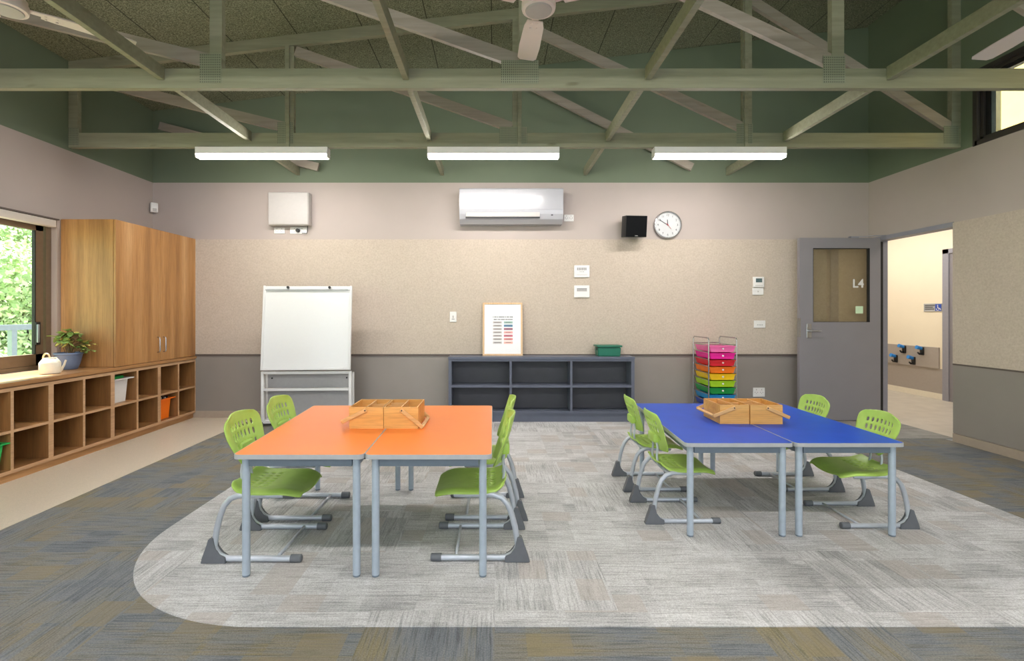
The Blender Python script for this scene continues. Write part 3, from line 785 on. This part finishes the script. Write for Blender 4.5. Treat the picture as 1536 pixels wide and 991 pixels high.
# ------------------------------------------------------------------ drawer trolley
dt = thing('drawer_trolley', (2.256, 5.2, 0), 'chrome framed trolley of rainbow coloured plastic drawers by the back wall', 'drawer trolley')
W3, D3 = .295, .40
w = MB('chrome')
for x in (0, W3):
    pts = [(x, 0, .05), (x, 0, .90)]
    w.tube([(x, 0, .05), (x, 0, .925), (x, .02, .945), (x, D3-.02, .945), (x, D3, .925), (x, D3, .05)], .0065, seg=8)
    for k in range(11): w.tube([(x, 0, .13+.0735*k), (x, D3, .13+.0735*k)], .0035, seg=6)
for z in (.12, .872):
    for y in (0, D3): w.tube([(0, y, z), (W3, y, z)], .005, seg=6)
w.build('frame', dt)
cols = ['#3a2d86', '#2346a8', '#1c86c4', '#138a3e', '#a4cf22', '#f2c318', '#f57a18', '#d92331', '#ec1f9a', '#ef6fae']
for k, cname in enumerate(cols):
    mt = plain('drawer_'+cname[1:], cname, .25, var=.03, scale=10)
    z = .135+.0735*k
    m = MB(mt); x0, x1 = .012, W3-.012
    m.prism([(x0+.018, z), (x1-.018, z), (x1, z+.058), (x0, z+.058)], 'y', .006, .012)
    m.prism([(x0+.018, z), (x1-.018, z), (x1, z+.058), (x0, z+.058)], 'y', D3-.03, D3-.024)
    m.prism([(x0+.018, z), (x1-.018, z), (x1-.018, z+.003), (x0+.018, z+.003)], 'y', .012, D3-.03)
    m.prism([(x0+.018, z), (x0+.021, z), (x0+.003, z+.058), (x0, z+.058)], 'y', .012, D3-.03)
    m.prism([(x1-.021, z), (x1-.018, z), (x1, z+.058), (x1-.003, z+.058)], 'y', .012, D3-.03)
    m.box(x0-.006, x1+.006, -.004, .012, z+.056, z+.062).box(x0-.006, x0+.003, .012, D3-.024, z+.056, z+.062).box(x1-.003, x1+.006, .012, D3-.024, z+.056, z+.062)
    dr = m.build('drawer', dt)
    names = ['violet', 'dark blue', 'light blue', 'green', 'lime', 'yellow', 'orange', 'red', 'magenta', 'pink']; dr['label'] = names[k]+' drawer'
    MB('white_plastic').lathe([(.004, -.014), (.009, -.012), (.009, -.004), (.004, .006)], (W3/2, 0, z+.034), 0, 12, 'y').build('knob', dr)
for x in (0, W3):
    for y in (0.0, D3): MB('black_plastic').lathe([(.022, -.009), (.024, 0), (.022, .009)], (x, y, .0245), 0, 14, 'x').tube([(x, y, .03), (x, y, .06)], .006).build('caster', dt)

# ------------------------------------------------------------------ wall fittings
def bw(px, py, d=0): # point on back wall at offset d
    return at(px, py, YB-.012-d)
# air conditioner
YA = 5.49
A0 = at(689, 282, YA); A1 = at(845, 334, YA); cxm = (A0.x+A1.x)/2; hw = (A1.x-A0.x)/2; hz = A0.z-A1.z
ac = thing('air_conditioner', (cxm, YB, A1.z), 'white split system air conditioner high on the back wall', 'air conditioner')
prof = [(0, 0), (-.12, 0), (-.185, .045), (-.205, .10), (-.21, .14), (-.208, hz-.01), (-.2, hz), (0, hz)]
MB('ac_white').prism(prof, 'x', -hw, hw, smooth=False).build('casing', ac)
MB('ac_white').prism([(-.2085, .145), (-.214, .148), (-.214, hz-.015), (-.209, hz-.004)], 'x', -hw+.002, hw-.002).build('front_panel', ac)
MB('black').box(-hw+.07, hw-.26, -.2095, -.19, .055, .066).build('air_slot', ac)
w = MB('grey_white'); w.box(-hw+.075, hw-.262, -.2115, -.2, .068, .118, 0, .003); w.build('louvre', ac)
MB('black').box(hw-.135, hw-.115, -.2105, -.2, .083, .093).build('indicator', ac)
# electrical box
Bq = at(402, 288, 5.6); Bp = at(463, 337.5, 5.6)
bx = thing('wall_box', ((Bq.x+Bp.x)/2, YB, Bp.z), 'square pale electrical cabinet high on the back wall at left', 'electrical cabinet')
hw = (Bp.x-Bq.x)/2; hh = Bq.z-Bp.z
MB('grey_white').box(-hw, hw, -.10, 0, 0, hh, 0, .008).build('cabinet_body', bx)
MB('grey_white').box(-hw+.008, hw-.008, -.108, -.1, .008, hh-.008, 0, .004).build('cover', bx)
MB('black_plastic').tube([(hw-.03, -.05, 0), (hw-.03, -.05, -.06), (hw-.045, -.04, -.085), (hw-.10, -.035, -.08)], .004, seg=6).build('power_cable', bx)
def outlet(px, py, w_, h_, label, name='power_outlet', cat='power outlet', group='white wall plates on the back wall', lilac=False, kind='outlet'):
    p_ = at(px, py, YB-(.0 if lilac else .012)); s = YB/F
    y = YB-(0 if lilac else .012)
    if kind == 'low': y = YB-.01
    t = thing(name, (p_.x, y, p_.z), label, cat, group)
    a, b = w_*s/2, h_*s/2
    MB('white_plastic').box(-a, a, -.010, 0, -b, b, 0, .003).build('wall_plate', t)
    m = MB('ink', 'grey_white', 'white_plastic')
    if kind in ('outlet', 'low'):
        for sx in (-.45, .45):
            m.box(sx*a-.016, sx*a-.012, -.0108, -.0095, -.006, .004).box(sx*a+.012, sx*a+.016, -.0108, -.0095, -.006, .004).box(sx*a-.002, sx*a+.002, -.0108, -.0095, -.016, -.008)
            m.box(sx*a-.004, sx*a+.004, -.0125, -.0095, b*.45, b*.75, 1)
        m.build('socket', t)
    elif kind == 'switch':
        m.box(-.008, .008, -.014, -.0095, -.014, .014, 1).box(-.016, .016, -.0108, -.0095, -.03, -.022, 0); m.build('switch_rocker', t)
    elif kind == 'buttons':
        for k in range(4): m.box(-.03+.018*k, -.022+.018*k, -.013, -.0095, -.012, -.004, 0)
        m.build('button', t)
    elif kind == 'blank':
        m.box(-.006, .006, -.012, -.0095, -.006, .006, 1); m.build('rocker', t)
    return t
outlet(419.5, 346, 16, 9, 'white power outlet under the electrical cabinet, left of the plugged one', lilac=True)
o = outlet(448, 346, 25, 10, 'white double outlet with a black plug under the electrical cabinet', lilac=True)
MB('black_plastic').lathe([(.019, -.045), (.022, -.04), (.022, -.011)], (.0, 0, 0), 0, 16, 'y').build('plug', o)['label'] = 'black plug'
outlet(853, 327, 15, 10, 'white power outlet at the right end of the air conditioner', lilac=True)
outlet(679.8, 475, 10, 15.5, 'white light switch plate left of the framed print', 'light_switch', 'light switch', kind='switch')
outlet(1138, 588, 17.5, 13.5, 'white power outlet low on the dado right of the drawer trolley', kind='low')
outlet(1136.5, 437, 16.5, 10.5, 'white blank plate directly under the thermostat', 'wall_plate_switch', 'light switch', kind='blank')
outlet(1139, 486, 17, 11, 'white push button plate below the thermostat, left of the door', 'button_switch', 'light switch', kind='buttons')
for py, lb, k in ((407, 'white controller with rows of grey buttons, upper of two on the fabric wall', 0), (437, 'white controller with grey display, lower of two on the fabric wall', 1)):
    p_ = bw(872.5, py); s = YB/F
    t = thing('wall_controller', (p_.x, YB-.012, p_.z), lb, 'wall controller', 'wall controllers')
    a, b = 11.5*s, 9*s
    MB('white_plastic').box(-a, a, -.016, 0, -b, b, 0, .004).build('controller_body', t)
    m = MB('ink', 'grey_white', 'lcd')
    if k == 0:
        for q in range(6):
            for rr in range(2): m.box(-.056+.019*q, -.043+.019*q, -.018, -.0155, .014+.016*rr, .025+.016*rr, 0)
        for q in range(3): m.box(-.025+.019*q, -.015+.019*q, -.018, -.0155, -.008, -.002, 0)
        m.box(-.06, .06, -.0172, -.0155, -.042, -.038, 1); m.build('button', t)
    else:
        m.box(-.058, .058, -.0175, -.0155, 0, .036, 1).box(-.058, .058, -.018, -.0155, .030, .036, 0)
        for q in range(8): m.box(-.053+.014*q, -.049+.014*q, -.0185, -.017, .004, .028, 0)
        m.build('display', t)
p_ = bw(1137, 423)
t = thing('thermostat', (p_.x, YB-.012, p_.z), 'white thermostat with a small dark screen left of the door', 'thermostat')
MB('white_plastic').box(-.062, .062, -.022, 0, -.062, .060, 0, .005).build('thermostat_body', t)
MB('lcd').box(-.036, .036, -.0235, -.021, -.004, .042).build('screen', t)
m = MB('grey_white')
for q in range(4): m.box(-.04+.022*q, -.028+.022*q, -.024, -.0215, -.046, -.036)
m.build('button', t)
# motion sensor in left corner
p_ = at(231.5, 310.5, 5.62)
t = thing('motion_sensor', (XL+.045, 5.655, p_.z), 'small white motion sensor in the back left corner', 'sensor', rz=math.radians(45))
MB('white_plastic').box(-.036, .036, -.03, .025, -.055, .055, 0, .008).build('sensor_body', t)
MB('grey_white').box(-.02, .02, -.034, -.029, -.045, -.01, 0, .003).build('lens', t)
# speaker
q0 = at(937.5, 322.5, 5.48); q1 = at(970, 354, 5.48)
sp = thing('wall_speaker', ((q0.x+q1.x)/2, YB, (q0.z+q1.z)/2), 'black square loudspeaker on the back wall left of the clock', 'speaker')
w = MB('black_plastic'); w.box(-.035, .035, -.09, 0, -.06, .06, 0, .004); w.build('bracket', sp)
bd = MB('black_plastic').box(-.122, .122, -.07, .07, -.118, .118, 0, .006).build('speaker_box', sp, (0, -.155, 0)); bd.rotation_euler = (math.radians(7), 0, math.radians(5))
MB('black_cloth').box(-.118, .118, -.078, -.07, -.114, .114, 0, .004).build('grille', bd)
MB('chrome').box(-.016, .016, -.0795, -.077, -.108, -.101).build('badge', bd)
# clock
ck_ = at(1002.3, 337, 5.66)
ck = thing('wall_clock', (ck_.x, YB, ck_.z), 'round silver rimmed wall clock on the back wall', 'clock')
R_ = .158
MB('chrome').lathe([(R_, -.0), (R_, -.035), (R_-.004, -.045), (R_-.010, -.047), (R_-.014, -.04), (R_-.014, -.02)], seg=48, axis='y').build('rim', ck)
MB('clock_white').lathe([(R_-.014, -.0), (R_-.014, -.024)], seg=48, axis='y', smooth=False).build('dial', ck)
for k in range(1, 13):
    a = PI/2-k*PI/6
    text('numeral', str(k), .034, 'black', (.112*math.cos(a), -.0248, .112*math.sin(a)), FRONT, ck)
m = MB('black'); 
for k in range(60):
    a = k*PI/30; l = .006
    if k % 5 == 0: l = .01
    m.bar((.140*math.cos(a), -.0246, .140*math.sin(a)), ((.140-l)*math.cos(a), -.0246, (.140-l)*math.sin(a)), .002, .001, up=(0, 1, 0))
m.build('minute_marks', ck)
MB('black').bar((0, -.027, 0), (.0 -.005, -.027, .062), .008, .002, up=(0, 1, 0)).build('hour_hand', ck)
MB('black').bar((.012, -.029, -.008), (-.092, -.029, .056), .006, .002, up=(0, 1, 0)).build('minute_hand', ck)
m = MB('red'); m.bar((-.02, -.031, .024), (.038, -.031, -.045), .003, .0015, up=(0, 1, 0)); m.lathe([(.007, -.033), (.007, -.026)], seg=14, axis='y'); m.build('second_hand', ck)['label'] = 'red second hand'

# ------------------------------------------------------------------ tables
def roundpoly(pts, rad, seg=5):
    out = []; n = len(pts)
    for i in range(n):
        p0, p1, p2 = Vector(pts[i-1]), Vector(pts[i]), Vector(pts[(i+1) % n])
        a = (p0-p1).normalized(); b = (p2-p1).normalized()
        s, t_ = p1+a*rad, p1+b*rad
        for k in range(seg+1):
            u = k/seg; out.append(tuple((1-u)**2*s+2*u*(1-u)*p1+u*u*t_))
    return out
def table(corners, zt, mat, label, group):
    cx_ = sum(c_[0] for c_ in corners)/4; cy_ = sum(c_[1] for c_ in corners)/4
    pts = [(x-cx_, y-cy_) for x, y in corners]
    t = thing('classroom_table', (cx_, cy_, 0), label, 'table', group)
    poly = roundpoly(pts, .03)
    m = MB(mat, 'edge_band')
    m.prism([(x*.992, y*.996) for x, y in poly], 'z', zt-.0035, zt, 0); m.build('tabletop', t)
    m = MB('edge_band'); m.prism([(x*1.0015, y*1.0008) for x, y in poly], 'z', zt-.021, zt-.0004, 0); m.build('edge_band', t)
    def ins(p, dx_, dy_): return (p[0]-math.copysign(dx_, p[0]), p[1]-math.copysign(dy_, p[1]))
    L_ = [ins(p, .042, .042) for p in pts]
    for p in L_:
        w = MB('leg_paint', 'rail_paint'); w.tube([(p[0], p[1], .012), (p[0], p[1], zt-.0215)], .0175, seg=18); w.tube([(p[0], p[1], .0045), (p[0], p[1], .014)], .0165, 1, 18)
        w.build('leg', t)
    m = MB('rail_paint')
    for i in range(4):
        a, b = Vector(L_[i]+(zt-.042,)), Vector(L_[(i+1) % 4]+(zt-.042,)); d_ = (b-a).normalized()*.019
        m.bar(a+d_, b-d_, .022, .038, up=(0, 0, 1))
    m.build('under_frame', t)
    return t
zo = .571; zb_ = .516
def cr(px, py, zt): 
    Y = (EYE-zt)*F/(py-CY); return ((px-CX)*Y/F, Y)
yn, yf = 2.222, 3.405
table([(-1.182, yn), (-.5915, yn), (-.618, yf), (-1.249, yf)], zo, 'orange_top', 'orange topped classroom table, left of the orange pair', 'orange tables')
table([(-.588, yn), (-.012, yn), (-.016, yf), (-.612, yf)], zo, 'orange_top', 'orange topped classroom table, right of the orange pair', 'orange tables')
yn2, yf2 = 2.628, 3.785
table([(1.016, yn2), (1.598, yn2), (1.606, yf2), (1.075, yf2)], zb_, 'blue_top', 'blue topped classroom table, left of the blue pair', 'blue tables')
table([(1.604, yn2), (2.192, yn2), (2.198, yf2), (1.612, yf2)], zb_, 'blue_top', 'blue topped classroom table, right of the blue pair', 'blue tables')
for i, (x, y, z, lb) in enumerate(((-.591, 2.29, zo-.028, 'small black clip joining the two orange tables underneath'), (1.601, 2.70, zb_-.028, 'small black clip joining the two blue tables underneath'))):
    tag(MB('black_plastic').box(-.02, .02, -.015, .015, -.008, .0065, 0, .002).build('table_clip', loc=(x, y, z)), lb, 'clip')

# ------------------------------------------------------------------ chairs
def chair(loc, rz, sc, label):
    t = thing('school_chair', loc, label, 'chair', 'green school chairs', rz, sc)
    U = -.24
    # seat shell
    def seat(u, v):
        hw = .190*(1-.22*abs(2*u-1)**5)*(1-.0*u)
        x = .11+.362*u*(1-.05*v*v)+.012*v*v
        z = .338+.020*v*v - .006*math.sin(PI*u)
        if u > .7: z -= .034*((u-.7)/.3)**2
        if u < .2: z += .028*((.2-u)/.2)**2
        if abs(v) > .8: z -= .022*((abs(v)-.8)/.2)**2
        return (x+U, v*hw, z)
    us = [0, .04, .1, .16, .22, .27, .33, .38, .44, .52, .6, .68, .76, .84, .9, .95, 1]
    vs = [-1, -.93, -.84, -.72, -.58, -.52, -.40, -.34, -.22, -.16, -.04, .04, .16, .22, .34, .40, .52, .58, .72, .84, .93, 1]
    rows = (3, 5, 7); slots = (4, 6, 8, 10, 12, 14, 16)
    m = MB('lime'); m.surf(seat, us, vs, lambda i, j: i in rows and j in slots)
    o = m.build('seat', t); md = o.modifiers.new('s', 'SOLIDIFY'); md.thickness = .011; md.offset = 0; sd = o.modifiers.new('d', 'SUBSURF'); sd.levels = 1; sd.render_levels = 1
    w = MB('lime'); w.box(.27+U, .36+U, -.14, .14, .318, .333, 0, .004).box(.24+U, .34+U, -.12, -.07, .322, .336, 0, .003); w.build('seat_mount', o)
    # backrest
    def back(q, v):   # q 0 bottom .. 1 top
        hw = .125+.055*min(1, q*1.6)
        if q > .8: hw *= 1-.30*((q-.8)/.2)**2.5
        if q < .2: hw *= 1-.25*((.2-q)/.2)**2
        x = .150-.085*q**1.3+.040*v*v-.012*math.sin(PI*q)
        z = .43+.268*q-.014*v*v*q
        if abs(v) > .85: x -= .012*((abs(v)-.85)/.15)
        return (x+U, v*hw, z)
    qs = [0, .05, .12, .22, .30, .43, .50, .63, .69, .80, .86, .92, .96, 1]
    bv = [-1, -.93, -.84, -.72]+[c_+e_ for c_ in (-.57, -.38, -.19, 0, .19, .38, .57) for e_ in (-.045, .045)]+[.72, .84, .93, 1]
    rws = (1, 3, 5, 7, 9); rws = (2, 5, 8, 10)
    m = MB('lime')
    def sk(i, j):
        return i in (4, 6, 8) and j in (4, 6, 8, 10, 12, 14, 16)
    m.surf(back, qs, bv, sk)
    o = m.build('backrest', t); md = o.modifiers.new('s', 'SOLIDIFY'); md.thickness = .009; md.offset = 0; sd = o.modifiers.new('d', 'SUBSURF'); sd.levels = 1; sd.render_levels = 1
    MB('lime').box(.095+U, .136+U, -.062, .062, .485, .545, 0, .010).build('backrest_mount', o)
    # side frames
    for s in (-1, 1):
        y = s*.180
        def arcp(cx_, cz_, r_, a0, a1, n=7): return [(cx_+r_*math.cos(a0+(a1-a0)*k/n)+U, y, cz_+r_*math.sin(a0+(a1-a0)*k/n)) for k in range(n+1)]
        pts = [(.455+U, y, .022), (.3+U, y, .022)]+arcp(.135, .100, .078, -PI/2, -PI+.22, 7)
        end = pts[-1]
        pts += [(.072+U, y, .17), (.088+U, y, .232)]
        pts += [(.107+U, y, .279), (.137+U, y, .312), (.175+U, y, .326), (.22+U, y*.97, .326), (.30+U, y*.85, .316), (.37+U, y*.75, .312)]
        w = MB('silver_tube'); w.tube(pts, .0142, seg=12)
        w.build('leg_frame', t)
        w = MB('foot_plastic')
        prof = [(.0, .0045), (.122, .0045), (.122, .032), (.092, .046), (.070, .075), (.062, .128), (.038, .122), (.026, .080), (.008, .030)]
        w.prism([(a+U, b) for a, b in prof], 'y', y-.019, y+.019)
        bmesh.ops.bevel(w.bm, geom=[e for e in w.bm.edges], offset=.003, segments=2, affect='EDGES')
        w.build('rear_foot', t)
        w = MB('foot_plastic'); w.tube([(.43+U, y, .0235), (.478+U, y, .0235), (.482+U, y, .0235)], [.019, .019, .014], seg=14); w.build('end_cap', t)
    MB('silver_tube').tube([(.36+U, -.168, .024), (.36+U, .168, .024)], .008, seg=8).build('floor_crossbar', t)
    MB('silver_tube').tube([(.30+U, -.145, .306), (.30+U, .145, .306)], .012, seg=8).tube([(.16+U, -.17, .318), (.16+U, .17, .318)], .011, seg=8).build('seat_crossbar', t)
    w = MB('silver_tube')
    for s in (-1, 1): w.tube([(.21+U, s*.05, .316), (.155+U, s*.05, .318), (.128+U, s*.05, .345), (.122+U, s*.048, .40), (.128+U, s*.045, .45), (.118+U, s*.042, .52)], .0075, seg=8)
    w.build('back_posts', t)
    return t
c0 = chair((-1.175, 2.567, 0), 0, 1, 'green chair at the nearest seat on the left side of the orange tables')
dup(c0, (-1.187, 3.04, 0), 'green chair at the farther seat on the left side of the orange tables')
dup(c0, (-.069, 2.579, 0), 'green chair at the nearest seat on the right side of the orange tables', rz=PI)
dup(c0, (-.045, 3.05, 0), 'green chair at the farther seat on the right side of the orange tables', rz=PI)
dup(c0, (1.074, 2.987, 0), 'green chair at the nearest seat on the left side of the blue tables', sc=.9)
dup(c0, (1.082, 3.495, 0), 'green chair at the farther seat on the left side of the blue tables', sc=.9)
dup(c0, (2.155, 2.925, 0), 'green chair at the nearest seat on the right side of the blue tables', rz=PI, sc=.9)
dup(c0, (2.143, 3.493, 0), 'green chair at the farther seat on the right side of the blue tables', rz=PI, sc=.9)

# ------------------------------------------------------------------ caddies
def caddy(x0, x1, y0, y1, z, side, arm, label, cross):
    w_, d_ = x1-x0, y1-y0; h = .119; th = .007
    t = thing('bamboo_caddy', ((x0+x1)/2, (y0+y1)/2, z), label, 'caddy', 'bamboo desk caddies')
    a, b = w_/2, d_/2
    m = MB('bamboo')
    m.box(-a, a, -b, -b+th, 0, h).box(-a, a, b-th, b, 0, h).box(-a, -a+th, -b+th, b-th, 0, h).box(a-th, a, -b+th, b-th, 0, h).box(-a+th, a-th, -b+th, b-th, 0, .006)
    m.build('box_walls', t)
    m = MB('bamboo_light'); m.box(-th/2, th/2, -b+th, b-th, .006, h-.002)
    lo, hi = (th/2, a-th) if side < 0 else (-a+th, -th/2)
    for k in range(cross):
        yy = -b+d_*(k+1)/(cross+1); m.box(lo, hi, yy-.003, yy+.003, .006, h-.006)
    m.build('divider', t)
    px_ = side*(-.0)+side*.0; pz = h-.018
    dx_, dz_ = arm; L0 = math.hypot(dx_, dz_)
    m = MB('bamboo_light')
    for s in (-1, 1):
        yy = s*(b+.005)
        p = Vector((side*.005, yy, pz)); q = p+Vector((side*dx_, 0, -dz_))
        m.bar(p-(q-p).normalized()*.008, q+(q-p).normalized()*.006, .022, .008, up=(0, 1, 0), bevel=.003)
    q = Vector((side*(.005+dx_), 0, pz-dz_))
    m.bar((q.x, -b-.001, q.z), (q.x, b+.001, q.z), .008, .018, up=(dx_*side, 0, -dz_))
    m.build('carry_handle', t)
    m = MB('black')
    for s in (-1, 1): m.lathe([(.004, s*(b+.009)), (.004, s*(b+.0115))], (side*.005, 0, pz), 0, 10, 'y')
    m.build('pivot_pin', t)
    return t
caddy(-.803, -.615, 2.722, 2.968, zo, -1, (.125, .062), 'bamboo caddy with handle swung left, left of the pair on the orange tables', 1)
caddy(-.612, -.422, 2.722, 2.968, zo, 1, (.112, .090), 'bamboo caddy with handle swung right, right of the pair on the orange tables', 2)
caddy(1.408, 1.590, 3.082, 3.325, zb_, -1, (.125, .050), 'bamboo caddy with handle swung left, left of the pair on the blue tables', 1)
caddy(1.594, 1.795, 3.075, 3.318, zb_, 1, (.132, .058), 'bamboo caddy with handle swung right, right of the pair on the blue tables', 2)

# ------------------------------------------------------------------ outside
struct(MB('grass').box(-40, XL-T, -30, 40, -.9, -.6).build('ground'))
bal = thing('balustrade', (-5.3, 5.0, -.6), 'grey metal balustrade outside the left window', 'balustrade')
w = MB('rail_metal'); w.box(-.03, .03, -5, 8, 1.62, 1.68).box(-.02, .02, -5, 8, .12, .16); w.build('handrail', bal)
for y in (-4, -2.4, -.8, .42, 2.2, 3.8, 5.4, 7): MB('rail_metal').box(-.025, .025, y-.03, y+.03, 0, 1.62).build('post', bal)
MB('rail_metal')
struct(MB('hall_grey').box(-5.6, XL-T, -3, 13, -.62, -.6+.02).build('deck'))
def bush(c_, R, n, label, seed):
    rn = random.Random(seed); t = thing('bush', (c_[0], c_[1], -.6), label, 'bush', 'bushes beyond the balustrade')
    m = MB('bush1', 'bush2')
    blobs = [(Vector((rn.uniform(-.5, .5)*R, rn.uniform(-.5, .5)*R, c_[2]*rn.uniform(.25, .9))), R*rn.uniform(.4, .65)) for _ in range(9)]
    for i in range(n):
        bc, br = rn.choice(blobs)
        d = Vector((rn.gauss(0, 1), rn.gauss(0, 1), rn.gauss(0, 1))).normalized(); p_ = bc+d*br*rn.uniform(.75, 1.05)
        s = rn.uniform(.03, .075); u = Vector((rn.gauss(0, 1), rn.gauss(0, 1), rn.gauss(0, 1))).normalized(); v = u.cross(d)
        if v.length < .01: continue
        v.normalize()
        f = m.bm.faces.new([m.bm.verts.new(p_+u*s), m.bm.verts.new(p_+v*s*.5), m.bm.verts.new(p_-u*s), m.bm.verts.new(p_-v*s*.5)]); f.material_index = 0 if rn.random() < .5 else 1
    m.build('foliage', t, recalc=False)
    w = MB('bark')
    for bc, br in blobs: w.tube([(0, 0, 0), bc*.5+Vector((0, 0, .2)), bc], [.07, .04, .02], seg=6)
    w.build('trunk', t)
for i, (x, y, R, h, lb) in enumerate(((-8.6, 8.9, 1.5, 2.7, 'dense leafy bush outside the window, directly behind the balustrade post'), (-6.9, 6.4, .75, 1.5, 'low pale bush outside the window just beyond the handrail'), (-12.2, 12.6, 2.1, 5.4, 'tallest bush, farthest beyond the left window'), (-12.0, 6.6, 1.9, 4.4, 'round bush left of the tallest one, beyond the left window'))):
    bush((x, y, h), R, 26000, lb, 11+i)
struct(MB('bush1').prism([(-60, -.9), (-19, -.9), (-60, 22)], 'y', -30, 60).build('ground'))
yw = thing('neighbouring_wall', (6.6, 4.0, 2.82), 'yellow rendered wall seen through the high right window', 'wall')
MB('yellow').box(0, .15, -6, 6, 0, 3.2, 0).build('rendered_face', yw)
MB('pale_blue').bar((-.05, 1.35, .0), (-.05, -1.2, 2.6), .06, .14, up=(1, 0, 0)).build('sloping_strut', yw)

# ------------------------------------------------------------------ lights and world
wd = bpy.data.worlds.new('sky'); bpy.context.scene.world = wd; wd.use_nodes = True
nt = wd.node_tree; bg = nt.nodes['Background']; bg.inputs[0].default_value = (.86, .93, 1.0, 1); bg.inputs[1].default_value = .85
sn = bpy.data.lights.new('sun', 'SUN'); sn.energy = 12; sn.angle = math.radians(1.5); sn.color = (1, .96, .9)
so = bpy.data.objects.new('sun', sn); C.objects.link(so)
dirv = Vector((.43, -.2, -1.0)).normalized(); so.rotation_euler = dirv.to_track_quat('-Z', 'Y').to_euler(); so.location = (-8, 6, 10)
def area(name, loc, sx, sy, e, col=(1, 1, 1), rot=(0, 0, 0)):
    l = bpy.data.lights.new(name, 'AREA'); l.shape = 'RECTANGLE'; l.size = sx; l.size_y = sy; l.energy = e; l.color = col
    o_ = bpy.data.objects.new(name, l); C.objects.link(o_); o_.location = loc; o_.rotation_euler = rot; return o_
area('hall_fill', (5.3, 7.0, 2.66), .5, 3.0, 17, (1, .96, .9))  # unseen fill light added to brighten the hallway
area('hall_fill', (5.3, 4.6, 2.66), .5, 1.2, 5, (1, .92, .8))  # second added fill, warmer, for the near end of the hall

sc_ = bpy.context.scene
sc_.view_settings.view_transform = 'Standard'; sc_.view_settings.look = 'None'; sc_.view_settings.gamma = 1; sc_.view_settings.use_curve_mapping = False
sc_.view_settings.exposure = 1.4
